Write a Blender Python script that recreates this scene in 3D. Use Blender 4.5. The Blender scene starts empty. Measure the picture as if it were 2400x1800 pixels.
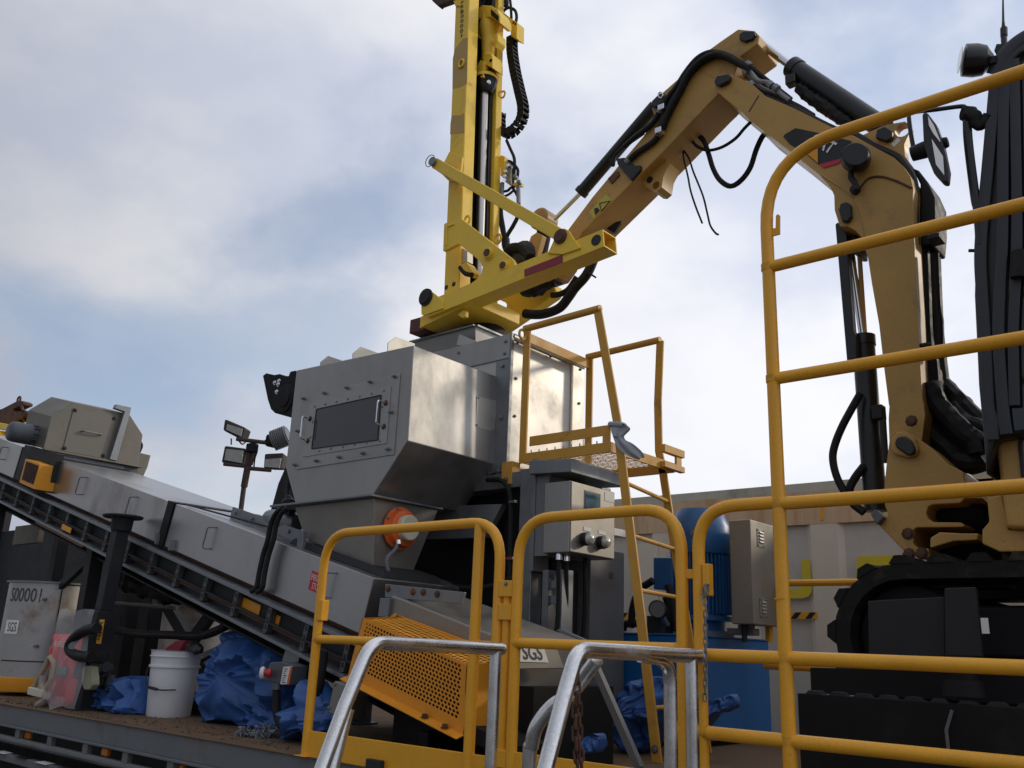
import bpy, bmesh, math, random
from mathutils import Vector, Matrix, noise
random.seed(7)
S = bpy.context.scene
COL = S.collection
R_ = math.radians

# ---------------------------------------------------------------- camera
# world: X runs along the trailer (towards the camera's right), Y across it (away), Z up, metres
FOC = 2100.0                                   # focal length in pixels of a 2400 px wide frame
ROT = ((0.76401671, -0.15268525, -0.62686975), (0.6440048, 0.23949419, 0.72656751), (0.03919553, -0.95881685, 0.2813076))
EYE = Vector((0, 0, 1.62))
cd = bpy.data.cameras.new('camera'); cam = bpy.data.objects.new('camera', cd); COL.objects.link(cam)
cd.sensor_width = 36; cd.lens = 36 * FOC / 2400; cd.clip_start = .05; cd.clip_end = 2000
cam.matrix_world = Matrix.Translation(EYE) @ Matrix(((ROT[0][0], -ROT[0][1], -ROT[0][2]), (ROT[1][0], -ROT[1][1], -ROT[1][2]), (ROT[2][0], -ROT[2][1], -ROT[2][2]))).to_4x4()
S.camera = cam
S.render.resolution_x = 1024; S.render.resolution_y = 768

# ---------------------------------------------------------------- sky, sun, exposure
SUN = Vector((.50, .79, .35)).normalized()     # towards the sun: low, behind the hopper on the right
el = math.asin(SUN.z); az = math.atan2(SUN.x, SUN.y)
W_ = bpy.data.worlds.new('World'); S.world = W_; W_.use_nodes = True
nt = W_.node_tree; nt.nodes.clear()
def wn(t, **k):
    n = nt.nodes.new(t)
    for a, b in k.items(): setattr(n, a, b)
    return n
def lk(a, b): nt.links.new(a, b)
def wmath(op, a, b=None, clamp=False):
    n = wn('ShaderNodeMath', operation=op, use_clamp=clamp)
    for i, v in enumerate((a, b)):
        if v is None: continue
        if isinstance(v, (int, float)): n.inputs[i].default_value = v
        else: lk(v, n.inputs[i])
    return n.outputs[0]
sky = wn('ShaderNodeTexSky', sky_type='NISHITA', sun_disc=False, sun_elevation=el, sun_rotation=az, altitude=20, air_density=1.0, dust_density=.4, ozone_density=2.5)
tc = wn('ShaderNodeTexCoord')
mp = wn('ShaderNodeMapping'); mp.inputs['Location'].default_value = (2.75, 4.72, -0.60); mp.inputs['Scale'].default_value = (1.0, 1.0, 1.5)
lk(tc.outputs['Generated'], mp.inputs[0])
n1 = wn('ShaderNodeTexNoise'); n1.inputs['Scale'].default_value = 2.2; n1.inputs['Detail'].default_value = 6; n1.inputs['Roughness'].default_value = .5; n1.inputs['Distortion'].default_value = .15
lk(mp.outputs[0], n1.inputs[0])
mp2 = wn('ShaderNodeMapping'); mp2.inputs['Location'].default_value = (5.1, 5.71, 1.22); mp2.inputs['Scale'].default_value = (1.0, 1.0, 1.7); lk(tc.outputs['Generated'], mp2.inputs[0])
n2 = wn('ShaderNodeTexNoise'); n2.inputs['Scale'].default_value = 2.1; n2.inputs['Detail'].default_value = 8; n2.inputs['Roughness'].default_value = .53; lk(mp2.outputs[0], n2.inputs[0])
cov = wn('ShaderNodeMapRange', interpolation_type='SMOOTHSTEP'); cov.inputs[1].default_value = .30; cov.inputs[2].default_value = .45
lk(n1.outputs[0], cov.inputs[0])
shade = wn('ShaderNodeMapRange', interpolation_type='SMOOTHSTEP'); shade.inputs[1].default_value = .38; shade.inputs[2].default_value = .62
lk(n2.outputs[0], shade.inputs[0])
dot = wn('ShaderNodeVectorMath', operation='DOT_PRODUCT'); lk(tc.outputs['Generated'], dot.inputs[0]); dot.inputs[1].default_value = SUN
glow = wn('ShaderNodeMapRange', interpolation_type='SMOOTHSTEP'); glow.inputs[1].default_value = -.9; glow.inputs[2].default_value = .8; lk(dot.outputs['Value'], glow.inputs[0])
lum = wmath('ADD', wmath('MULTIPLY', glow.outputs[0], .86), .44)
cc = wn('ShaderNodeMix', data_type='RGBA'); lk(shade.outputs[0], cc.inputs[0]); cc.inputs[6].default_value = (5.5, 5.9, 7.0, 1); cc.inputs[7].default_value = (7.8, 7.8, 8.1, 1)
vm = wn('ShaderNodeVectorMath', operation='SCALE'); lk(cc.outputs[2], vm.inputs[0]); lk(lum, vm.inputs['Scale'])
skb = wn('ShaderNodeVectorMath', operation='SCALE'); lk(sky.outputs[0], skb.inputs[0]); skb.inputs['Scale'].default_value = 1.6
sep = wn('ShaderNodeSeparateXYZ'); lk(tc.outputs['Generated'], sep.inputs[0])
veil = wn('ShaderNodeMapRange', interpolation_type='SMOOTHSTEP'); veil.inputs[1].default_value = .30; veil.inputs[2].default_value = .02; lk(sep.outputs[2], veil.inputs[0])
covf = wmath('MAXIMUM', wmath('ADD', wmath('MULTIPLY', cov.outputs[0], .49), .48), wmath('MULTIPLY', veil.outputs[0], .97))
mixs = wn('ShaderNodeMix', data_type='RGBA'); lk(covf, mixs.inputs[0]); lk(skb.outputs[0], mixs.inputs[6]); lk(vm.outputs[0], mixs.inputs[7])
bg = wn('ShaderNodeBackground'); bg.inputs['Strength'].default_value = .1; lk(mixs.outputs[2], bg.inputs['Color'])
wo = wn('ShaderNodeOutputWorld'); lk(bg.outputs[0], wo.inputs[0])

sd = bpy.data.lights.new('sun', 'SUN'); sd.energy = 1.05; sd.angle = R_(5); sd.color = (1.0, .86, .68)
so = bpy.data.objects.new('sun', sd); COL.objects.link(so); so.rotation_euler = SUN.to_track_quat('Z', 'Y').to_euler()
S.view_settings.view_transform = 'Standard'; S.view_settings.look = 'None'; S.view_settings.exposure = 0; S.view_settings.gamma = 1
S.view_settings.use_curve_mapping = False

# ---------------------------------------------------------------- measuring helpers: a sight line met with a known plane
def ray(p):
    a, b = p[0] - 1200, p[1] - 900
    return Vector([r[0] * a + r[1] * b + r[2] * FOC for r in ROT])
def on_(p, ax, c):
    d = ray(p); return EYE + d * ((c - EYE[ax]) / d[ax])
def PX(p, c): return on_(p, 0, c)
def PY(p, c): return on_(p, 1, c)
def PZ(p, c): return on_(p, 2, c)
def Zm(ox, oy, w):
    s = w / 2212.0
    return lambda x, y: (ox + x * s, oy + y * s)
z1 = Zm(0, 900, 600); z2 = Zm(0, 1350, 600); z3 = Zm(500, 900, 600); z4 = Zm(500, 1350, 600); z5 = Zm(1000, 700, 600); z6 = Zm(1000, 1100, 600)
z7 = Zm(1000, 1350, 600); z8 = Zm(1400, 1100, 600); m1 = Zm(950, 0, 400); m2 = Zm(950, 300, 500); m3 = Zm(950, 500, 500); e1 = Zm(1300, 100, 600)
e2 = Zm(1700, 50, 700); e3 = Zm(1800, 500, 600); e4 = Zm(1800, 900, 600); e5 = Zm(1800, 1350, 600); h1 = Zm(600, 760, 400); c8 = Zm(900, 560, 400); h0 = Zm(0, 920, 240)
def seq(z, *xy): return [z(*q) for q in xy]

# ---------------------------------------------------------------- materials
MATS = {}
def mat(name, col, rough=.5, metal=0.0, var=.12, scale=5.0, dirt=None, dlo=.55, dhi=.72, dscale=2.2, stretch=(1, 1, 1), bump=.0, bscale=60, rvar=.12, coat=0, spec=.5, fine=.0, chips=None):
    if name in MATS: return MATS[name]
    m = bpy.data.materials.new(name); MATS[name] = m; m.use_nodes = True
    t = m.node_tree; b = t.nodes['Principled BSDF']; L = t.links
    def N(k): return t.nodes.new(k)
    co = N('ShaderNodeTexCoord'); mpn = N('ShaderNodeMapping'); mpn.inputs['Scale'].default_value = stretch
    inf = N('ShaderNodeObjectInfo'); addv = N('ShaderNodeVectorMath'); addv.operation = 'ADD'
    sc = N('ShaderNodeVectorMath'); sc.operation = 'SCALE'; sc.inputs[0].default_value = (7.1, 3.3, 5.7); L.new(inf.outputs['Random'], sc.inputs['Scale'])
    L.new(co.outputs['Object'], addv.inputs[0]); L.new(sc.outputs[0], addv.inputs[1]); L.new(addv.outputs[0], mpn.inputs[0])
    na = N('ShaderNodeTexNoise'); na.inputs['Scale'].default_value = scale; na.inputs['Detail'].default_value = 6; na.inputs['Roughness'].default_value = .6; L.new(mpn.outputs[0], na.inputs[0])
    r = N('ShaderNodeMapRange'); r.inputs[1].default_value = .25; r.inputs[2].default_value = .75; r.inputs[3].default_value = 1 - var; r.inputs[4].default_value = 1 + var; L.new(na.outputs[0], r.inputs[0])
    src = r.outputs[0]
    if fine:
        nf = N('ShaderNodeTexNoise'); nf.inputs['Scale'].default_value = 140; nf.inputs['Detail'].default_value = 2; L.new(mpn.outputs[0], nf.inputs[0])
        r3 = N('ShaderNodeMapRange'); r3.inputs[1].default_value = .3; r3.inputs[2].default_value = .7; r3.inputs[3].default_value = 1 - fine; r3.inputs[4].default_value = 1 + fine; L.new(nf.outputs[0], r3.inputs[0])
        mm = N('ShaderNodeMath'); mm.operation = 'MULTIPLY'; L.new(src, mm.inputs[0]); L.new(r3.outputs[0], mm.inputs[1]); src = mm.outputs[0]
    v = N('ShaderNodeVectorMath'); v.operation = 'SCALE'; v.inputs[0].default_value = col[:3]; L.new(src, v.inputs['Scale'])
    out = v.outputs[0]
    rr = N('ShaderNodeMapRange'); rr.inputs[1].default_value = .3; rr.inputs[2].default_value = .7; rr.inputs[3].default_value = max(.03, rough - rvar); rr.inputs[4].default_value = min(1, rough + rvar); L.new(na.outputs[0], rr.inputs[0])
    rout = rr.outputs[0]
    if dirt:
        nd = N('ShaderNodeTexNoise'); nd.inputs['Scale'].default_value = dscale; nd.inputs['Detail'].default_value = 9; nd.inputs['Roughness'].default_value = .68; L.new(mpn.outputs[0], nd.inputs[0])
        dr = N('ShaderNodeMapRange'); dr.interpolation_type = 'SMOOTHSTEP'; dr.inputs[1].default_value = dlo; dr.inputs[2].default_value = dhi; L.new(nd.outputs[0], dr.inputs[0])
        mx = N('ShaderNodeMix'); mx.data_type = 'RGBA'; L.new(dr.outputs[0], mx.inputs[0]); L.new(out, mx.inputs[6]); mx.inputs[7].default_value = (*dirt[:3], 1); out = mx.outputs[2]
        if len(dirt) > 3:
            m2_ = N('ShaderNodeMix'); m2_.data_type = 'FLOAT'; L.new(dr.outputs[0], m2_.inputs[0]); L.new(rout, m2_.inputs[2]); m2_.inputs[3].default_value = dirt[3]; rout = m2_.outputs[0]
            if metal:
                m3_ = N('ShaderNodeMix'); m3_.data_type = 'FLOAT'; L.new(dr.outputs[0], m3_.inputs[0]); m3_.inputs[2].default_value = metal; m3_.inputs[3].default_value = metal * .4; L.new(m3_.outputs[0], b.inputs['Metallic'])
    if chips:
        nc = N('ShaderNodeTexNoise'); nc.inputs['Scale'].default_value = chips[3]; nc.inputs['Detail'].default_value = 8; nc.inputs['Roughness'].default_value = .7; L.new(mpn.outputs[0], nc.inputs[0])
        cr = N('ShaderNodeMapRange'); cr.inputs[1].default_value = chips[4]; cr.inputs[2].default_value = chips[4] + .02; L.new(nc.outputs[0], cr.inputs[0])
        mc_ = N('ShaderNodeMix'); mc_.data_type = 'RGBA'; L.new(cr.outputs[0], mc_.inputs[0]); L.new(out, mc_.inputs[6]); mc_.inputs[7].default_value = (*chips[:3], 1); out = mc_.outputs[2]
    L.new(out, b.inputs['Base Color']); L.new(rout, b.inputs['Roughness'])
    if not b.inputs['Metallic'].is_linked: b.inputs['Metallic'].default_value = metal
    b.inputs['Specular IOR Level'].default_value = spec
    if coat: b.inputs['Coat Weight'].default_value = coat; b.inputs['Coat Roughness'].default_value = .15
    if bump:
        nb = N('ShaderNodeTexNoise'); nb.inputs['Scale'].default_value = bscale; nb.inputs['Detail'].default_value = 4; L.new(mpn.outputs[0], nb.inputs[0])
        bp = N('ShaderNodeBump'); bp.inputs['Strength'].default_value = bump; bp.inputs['Distance'].default_value = .004; L.new(nb.outputs[0], bp.inputs['Height']); L.new(bp.outputs[0], b.inputs['Normal'])
    return m
def glassy(name, col, alpha, rough=.1):
    m = bpy.data.materials.new(name); MATS[name] = m; m.use_nodes = True; t = m.node_tree; b = t.nodes['Principled BSDF']
    b.inputs['Base Color'].default_value = (*col, 1); b.inputs['Roughness'].default_value = rough; b.inputs['Alpha'].default_value = alpha
    return m

rail_yellow = mat('rail_yellow_paint', (.86, .405, .020), .42, var=.07, scale=9, dirt=(.30, .16, .05), dlo=.66, dhi=.80, dscale=7, bump=.12, bscale=220, fine=.05, coat=.1, chips=(.10, .07, .04, 30, .675))
mast_yellow = mat('mast_yellow_paint', (.90, .60, .055), .48, var=.08, scale=4, dirt=(.52, .34, .07), dlo=.58, dhi=.80, dscale=2.6, fine=.05, bump=.06, bscale=120, chips=(.14, .09, .04, 20, .68))
ladder_yellow = mat('ladder_yellow_paint', (.62, .33, .05), .55, var=.12, scale=6, dirt=(.30, .17, .06), dlo=.55, dhi=.75, dscale=5, fine=.06)
guard_orange = mat('guard_orange_paint', (.80, .33, .02), .5, var=.07, scale=6, dirt=(.38, .19, .05), dlo=.60, dhi=.80, dscale=4, fine=.04)
bright_yellow = mat('bright_yellow_paint', (.95, .62, .03), .45, var=.05)
tan = mat('excavator_tan_paint', (.51, .295, .072), .45, var=.10, scale=3, dirt=(.22, .14, .07), dlo=.50, dhi=.80, dscale=3.2, fine=.06, chips=(.12, .08, .045, 16, .69))
steel = mat('brushed_stainless', (.36, .355, .345), .40, .88, var=.10, scale=3.2, dirt=(.30, .29, .27, .55), dlo=.40, dhi=.80, dscale=1.7, stretch=(1, 1, .6), rvar=.05, fine=.05)
cover_steel = mat('cover_stainless', (.41, .405, .405), .34, .9, var=.08, scale=2.4, dirt=(.26, .23, .20, .5), dlo=.5, dhi=.78, dscale=1.6, stretch=(1, 1, .5), rvar=.07, fine=.04)
steel_mill = mat('mill_finish_stainless', (.48, .465, .43), .45, .6, var=.09, scale=3.0, dirt=(.44, .425, .395, .5), dlo=.5, dhi=.8, dscale=3.0, rvar=.08, fine=.04)
steel_warm = mat('weathered_stainless', (.31, .295, .265), .48, .8, var=.10, scale=3, dirt=(.25, .23, .195, .6), dlo=.45, dhi=.75, dscale=2.6, fine=.05)
alu = mat('aluminium_tube', (.74, .74, .74), .27, .95, var=.12, scale=9, dirt=(.30, .29, .28, .5), dlo=.58, dhi=.75, dscale=9, stretch=(1, 1, 1), rvar=.1, fine=.08)
galv = mat('galvanised_steel', (.24, .255, .27), .5, .7, var=.16, scale=12, dirt=(.20, .18, .16, .7), dlo=.55, dhi=.8, dscale=4)
grey_paint = mat('grey_steel_paint', (.13, .135, .14), .55, var=.12, scale=5, dirt=(.12, .10, .08), dlo=.5, dhi=.75, dscale=4)
dark = mat('dark_steel', (.030, .031, .034), .6, .0, var=.25, scale=6, dirt=(.06, .045, .03), dlo=.55, dhi=.8, dscale=4, spec=.25)
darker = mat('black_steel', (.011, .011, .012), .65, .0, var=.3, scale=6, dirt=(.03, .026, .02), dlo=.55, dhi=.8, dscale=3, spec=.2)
rubber = mat('black_rubber', (.012, .012, .013), .62, var=.3, scale=20, dirt=(.04, .036, .03), dlo=.55, dhi=.85, dscale=6, bump=.2, bscale=180, spec=.3)
blackp = mat('black_satin_paint', (.014, .015, .017), .38, var=.2, dirt=(.06, .05, .04), dlo=.62, dhi=.85, dscale=5)
rust = mat('rusty_steel', (.14, .065, .035), .8, .1, var=.35, scale=8, dirt=(.06, .035, .03), dlo=.45, dhi=.65, dscale=9)
red_oxide = mat('red_oxide_paint', (.10, .02, .02), .55, var=.15)
chrome = mat('chrome_rod', (.78, .79, .82), .10, 1.0, var=.03, rvar=.04)
rod_grey = mat('drill_rod_steel', (.50, .49, .48), .32, .95, var=.12, scale=10, stretch=(1, 1, .15))
blue_motor = mat('blue_motor_paint', (.03, .13, .33), .38, var=.12, scale=5, dirt=(.02, .04, .09), dlo=.55, dhi=.8, dscale=5)
blue_tank = mat('blue_tank_paint', (.010, .13, .38), .42, var=.08)
tarp = mat('blue_tarpaulin', (.030, .105, .33), .45, var=.25, scale=7, dirt=(.015, .03, .10), dlo=.56, dhi=.75, dscale=5, bump=.5, bscale=300)
deckm = mat('rusty_deck_plate', (.14, .085, .045), .8, .1, var=.3, scale=5, dirt=(.19, .095, .028), dlo=.5, dhi=.68, dscale=3.5, stretch=(.5, 2, 1), bump=.3, bscale=90)
beamm = mat('grey_trailer_beam', (.15, .16, .17), .6, .1, var=.2, scale=3, dirt=(.12, .085, .055), dlo=.5, dhi=.7, dscale=3, stretch=(1, 1, .6))
white_plastic = mat('white_bucket_plastic', (.74, .74, .76), .4, var=.05, dirt=(.42, .40, .37), dlo=.62, dhi=.80, dscale=9)
white = mat('white_sticker', (.78, .78, .76), .5, var=.05)
black_ink = mat('black_ink', (.012, .012, .013), .5, var=.1)
ink_grey = mat('grey_ink', (.06, .06, .06), .55, var=.2, scale=20)
red_sign = mat('red_sign_vinyl', (.55, .03, .04), .5, var=.08)
maroon = mat('maroon_tape', (.28, .022, .04), .5, var=.08)
orange_vib = mat('orange_enamel', (.72, .13, .02), .4, var=.1, dirt=(.3, .07, .03), dlo=.6, dhi=.8)
cream = mat('cream_cover', (.60, .58, .46), .5, var=.08)
cont = mat('container_paint', (.74, .67, .56), .6, var=.08, scale=2, dirt=(.46, .27, .12), dlo=.52, dhi=.72, dscale=3, stretch=(1, 1, .22))
cont_rust = mat('container_rust_band', (.68, .50, .32), .65, var=.15, scale=3, dirt=(.58, .33, .17), dlo=.48, dhi=.66, dscale=3.5, stretch=(1.4, 1, .15))
cont_grey = mat('container_grey_panel', (.60, .57, .525), .6, var=.08)
cont_top = mat('container_top_rail', (.54, .54, .45), .6, var=.12, dirt=(.22, .2, .16), dlo=.5, dhi=.75, stretch=(1, 1, .3))
cont_letter = mat('container_yellow_lettering', (.72, .58, .03), .6, var=.08)
asphalt = mat('yard_ground', (.085, .08, .075), .9, var=.25, scale=.6, dirt=(.12, .11, .095), dlo=.45, dhi=.65, dscale=.3, bump=.4, bscale=30)
lens = mat('lamp_glass', (.55, .56, .52), .12, .3, var=.15, scale=12)
screen = mat('display_screen', (.035, .11, .16), .18, var=.25, scale=8)
window_glass = mat('hopper_window_glass', (.05, .055, .066), .06, .0, var=.05, rvar=.02, spec=.7)
cab_glass = mat('cab_glass', (.012, .013, .016), .06, 0, rvar=.02, spec=.6)
cloth_grey = mat('grey_cloth', (.36, .39, .42), .85, var=.15, scale=15, bump=.3, bscale=200)
clear_bag = glassy('clear_plastic_bag', (.75, .76, .78), .28, .25)
red_ext = mat('red_bag_print', (.70, .025, .03), .4, var=.12)
grey_motor = mat('grey_motor_paint', (.085, .10, .115), .5, var=.12)
drum_mat = mat('drum_grey_steel', (.42, .41, .40), .45, .5, var=.15, scale=3, dirt=(.26, .20, .14, .6), dlo=.5, dhi=.75, dscale=3)
hood_steel = mat('hood_stainless', (.17, .158, .132), .5, .5, var=.12, scale=3, dirt=(.13, .115, .09), dlo=.45, dhi=.75, dscale=2.6, fine=.05)
track_mat = mat('muddy_track_rubber', (.014, .013, .012), .7, var=.4, scale=9, dirt=(.055, .045, .035), dlo=.50, dhi=.72, dscale=7, bump=.4, bscale=60, spec=.2)
mast_rust = mat('dark_rusty_pole', (.060, .040, .032), .75, var=.3, scale=6)
rail_weld = mat('weld_grime', (.70, .33, .022), .6, var=.3, scale=30)
bracket_grey = mat('dull_bracket_steel', (.12, .125, .13), .55, .5, var=.2, scale=14, dirt=(.08, .07, .06), dlo=.5, dhi=.75, dscale=6)
amber = mat('amber_plastic', (.75, .22, .02), .3, var=.05)

# ---------------------------------------------------------------- mesh helpers
WP = {}
class MB:
    def __init__(s): s.v = []; s.f = []
    def add(s, vs, fs):
        o = len(s.v); s.v += [Vector(q) for q in vs]; s.f += [tuple(i + o for i in q) for q in fs]; return s
    def box(s, x0, x1, y0, y1, z0, z1):
        return s.add([(x0, y0, z0), (x1, y0, z0), (x1, y1, z0), (x0, y1, z0), (x0, y0, z1), (x1, y0, z1), (x1, y1, z1), (x0, y1, z1)],
                     [(0, 3, 2, 1), (4, 5, 6, 7), (0, 1, 5, 4), (1, 2, 6, 5), (2, 3, 7, 6), (3, 0, 4, 7)])
    def hexa(s, p): return s.add(p, [(0, 3, 2, 1), (4, 5, 6, 7), (0, 1, 5, 4), (1, 2, 6, 5), (2, 3, 7, 6), (3, 0, 4, 7)])
    def prism(s, pts, off):
        n = len(pts); off = Vector(off); a = [Vector(p) for p in pts]
        return s.add(a + [p + off for p in a], [tuple(range(n)), tuple(range(2 * n - 1, n - 1, -1))] + [(i, (i + 1) % n, n + (i + 1) % n, n + i) for i in range(n)])
    def bar(s, p0, p1, w, h, up=(0, 0, 1)):
        p0 = Vector(p0); p1 = Vector(p1); d = (p1 - p0).normalized(); u = Vector(up); sx = d.cross(u)
        if sx.length < 1e-4: sx = d.cross(Vector((0, 1, 0)))
        sx.normalize(); u = sx.cross(d).normalized(); a = sx * w / 2; b = u * h / 2
        return s.hexa([p0 - a - b, p0 + a - b, p1 + a - b, p1 - a - b, p0 - a + b, p0 + a + b, p1 + a + b, p1 - a + b])
    def tube(s, path, r, n=10, caps=True):
        P = [Vector(p) for p in path]; m = len(P); rr = r if isinstance(r, (list, tuple)) else [r] * m
        T = [(P[min(i + 1, m - 1)] - P[max(i - 1, 0)]).normalized() for i in range(m)]
        u = T[0].orthogonal().normalized(); vs = []; o = len(s.v)
        for i in range(m):
            if i:
                u = u - T[i] * u.dot(T[i])
                if u.length < 1e-5: u = T[i].orthogonal()
                u.normalize()
            w = T[i].cross(u)
            for k in range(n):
                a = 2 * math.pi * k / n; vs.append(P[i] + (u * math.cos(a) + w * math.sin(a)) * rr[i])
        fs = [(i * n + k, i * n + (k + 1) % n, (i + 1) * n + (k + 1) % n, (i + 1) * n + k) for i in range(m - 1) for k in range(n)]
        if caps: fs += [tuple(range(n - 1, -1, -1)), tuple(range((m - 1) * n, m * n))]
        return s.add(vs, fs)
    def cyl(s, p0, p1, r0, r1=None, n=18): return s.tube([p0, p1], [r0, r0 if r1 is None else r1], n)
    def lathe(s, base, axis, prof, n=24):
        base = Vector(base); axis = Vector(axis).normalized()
        return s.tube([base + axis * (h + i * 1e-6) for i, (h, r) in enumerate(prof)], [max(r, 1e-4) for h, r in prof], n) if 0 else s._lathe(base, axis, prof, n)
    def _lathe(s, base, axis, prof, n):
        u = axis.orthogonal().normalized(); w = axis.cross(u); m = len(prof); vs = []
        for h, r in prof:
            for k in range(n):
                a = 2 * math.pi * k / n; vs.append(base + axis * h + (u * math.cos(a) + w * math.sin(a)) * max(r, 1e-4))
        fs = [(i * n + k, i * n + (k + 1) % n, (i + 1) * n + (k + 1) % n, (i + 1) * n + k) for i in range(m - 1) for k in range(n)]
        return s.add(vs, fs + [tuple(range(n - 1, -1, -1)), tuple(range((m - 1) * n, m * n))])
    def build(s, name, m, parent=None, bevel=0, smooth=35, kind=None):
        me = bpy.data.meshes.new(name)
        lo = Vector([min(v[i] for v in s.v) for i in range(3)]); hi = Vector([max(v[i] for v in s.v) for i in range(3)]); c = (lo + hi) / 2
        if parent is None: c.z = lo.z
        me.from_pydata([v - c for v in s.v], [], s.f)
        bm = bmesh.new(); bm.from_mesh(me); bmesh.ops.recalc_face_normals(bm, faces=bm.faces)
        bm.to_mesh(me); bm.free()
        for p in me.polygons: p.use_smooth = True
        me.set_sharp_from_angle(angle=R_(smooth))
        me.materials.append(m)
        return place(name, me, c, parent, bevel, kind)
def place(name, me, c, parent=None, bevel=0, kind=None):
    o = bpy.data.objects.new(name, me); COL.objects.link(o); c = Vector(c); WP[o.name] = c
    if parent is not None: o.parent = parent; o.location = c - WP[parent.name]
    else: o.location = c
    if bevel:
        md = o.modifiers.new('bevel', 'BEVEL'); md.width = bevel; md.segments = 2; md.limit_method = 'ANGLE'; md.angle_limit = R_(40); md.harden_normals = True
    if kind: o['kind'] = kind
    return o
def thing(name, label, cat, loc, group=None):
    o = bpy.data.objects.new(name, None); COL.objects.link(o); o.location = loc; o.empty_display_size = .1; WP[o.name] = Vector(loc)
    return tag(o, label, cat, group)
def tag(o, label, cat, group=None):
    o['label'] = label; o['category'] = cat
    if group: o['group'] = group
    return o
def fillet(pts, r, n=6):
    P = [Vector(p) for p in pts]; out = [P[0]]
    for i in range(1, len(P) - 1):
        a = (P[i - 1] - P[i]); b = (P[i + 1] - P[i]); rr = min(r, a.length * .49, b.length * .49); a.normalize(); b.normalize()
        h = a.angle(b) / 2; d = min(rr / math.tan(h), (P[i - 1] - P[i]).length * .49, (P[i + 1] - P[i]).length * .49)
        q0 = P[i] + a * d; q1 = P[i] + b * d
        for k in range(n + 1):
            t = k / n; out.append(q0 * (1 - t) ** 2 + P[i] * 2 * t * (1 - t) + q1 * t * t)
    return out + [P[-1]]
def spline(pts, n=8):
    P = [Vector(p) for p in pts]; P = [P[0] * 2 - P[1]] + P + [P[-1] * 2 - P[-2]]; out = []
    for i in range(1, len(P) - 2):
        for k in range(n):
            t = k / n; a, b, c, d = P[i - 1:i + 3]
            out.append(.5 * ((2 * b) + (c - a) * t + (2 * a - 5 * b + 4 * c - d) * t * t + (3 * b - a - 3 * c + d) * t ** 3))
    return out + [P[-2]]
_txt = {}
def text(s, p00, p10, p01, m, parent, name='lettering', off=(0, 0, 0), bold=.0):
    """writing fitted in the parallelogram p00 (lower left), p10 (lower right), p01 (upper left)"""
    cu = bpy.data.curves.new('t', 'FONT'); cu.body = s; cu.offset = bold; cu.resolution_u = 3
    ob = bpy.data.objects.new('t', cu); COL.objects.link(ob); bpy.context.view_layer.update()
    me = bpy.data.meshes.new_from_object(ob.evaluated_get(bpy.context.evaluated_depsgraph_get())); bpy.data.objects.remove(ob)
    xs = [v.co.x for v in me.vertices]; ys = [v.co.y for v in me.vertices]; x0, x1, y0, y1 = min(xs), max(xs), min(ys), max(ys)
    p00 = Vector(p00) + Vector(off); a = Vector(p10) + Vector(off) - p00; b = Vector(p01) + Vector(off) - p00
    c = p00 + a / 2 + b / 2
    for v in me.vertices: v.co = p00 + a * ((v.co.x - x0) / (x1 - x0)) + b * ((v.co.y - y0) / (y1 - y0)) - c
    me.materials.clear(); me.materials.append(m)
    return place(name, me, c, parent)
_bolt = {}
def bolts(parent, pts, ax, r=.008, h=.008, m=None, name='bolt'):
    m = m or galv; ax = Vector(ax).normalized(); key = (tuple(round(q, 3) for q in ax), r, h, m.name)
    for p in pts:
        if key not in _bolt:
            o = MB()._lathe(Vector((0, 0, 0)), ax, [(0, r * 1.5), (.002, r * 1.5), (.002, r), (h, r), (h + .002, r * .6)], 8); b = o.build(name, m, parent)
            _bolt[key] = b.data; b.location = Vector(p) + ax * h / 2 - WP[parent.name]; WP[b.name] = Vector(p)
        else: place(name, _bolt[key], Vector(p) + ax * h / 2, parent)
def lerp(a, b, t): return Vector(a) * (1 - t) + Vector(b) * t
D = 1.12    # deck height

# ================================================================ setting
g = MB().add([(-400, -400, 0), (400, -400, 0), (400, 400, 0), (-400, 400, 0)], [(0, 1, 2, 3)]).build('ground', asphalt); g['kind'] = 'structure'

# ---------------------------------------------------------------- flatbed trailer that carries everything
tr = thing('flatbed_trailer', 'long flatbed trailer with rusty brown deck and grey side beam carrying the machines', 'trailer', (-4, 4, 0))
MB().box(-12, 2.2, 2.66, 5.85, D - .02, D).build('deck_plate', deckm, tr)
b = MB().box(-12, 2.2, 2.640, 2.658, 1.012, D + .004); b.box(-12, 2.2, 2.62, 2.70, .998, 1.012); b.build('side_beam', beamm, tr, .003)
MB().box(-12, 2.2, 2.628, 2.672, D + .004, D + .011).build('deck_edge_strip', deckm, tr, .002)
MB().box(-12, 2.2, 2.9, 5.7, .62, .995).build('chassis', darker, tr)
MB().box(-12, 2.2, 2.74, 2.80, .87, .995).build('inner_beam', dark, tr)
MB().tube([(-12, 2.645, .925), (2.2, 2.645, .925)], .022, 10).build('tie_rail', grey_paint, tr)
for i in range(30):
    x = -11.8 + i * .46
    MB().box(x - .03, x + .03, 2.63, 2.66, .94, .997).build('stake_pocket', grey_paint, tr, .002)
for x in (-11.2, -10.3, -9.3, -8.3, -7.2, -6.22, -5.2, -4.42, -3.3, -2.2):
    MB().box(x - .035, x + .035, 2.665, 2.69, .945, .985).build('marker_light', amber, tr, .006)
MB().box(-12, 2.2, 2.62, 2.66, .80, .845).build('lower_rail', grey_paint, tr, .003)
for i in range(14):
    x = -7.4 + i * .3
    MB().add([(x, 2.6, .846), (x + .15, 2.6, .846), (x + .15, 2.66, .849), (x, 2.66, .849)], [(0, 1, 2, 3)]).build('reflector_strip', white if i % 2 else black_ink, tr)
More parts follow.
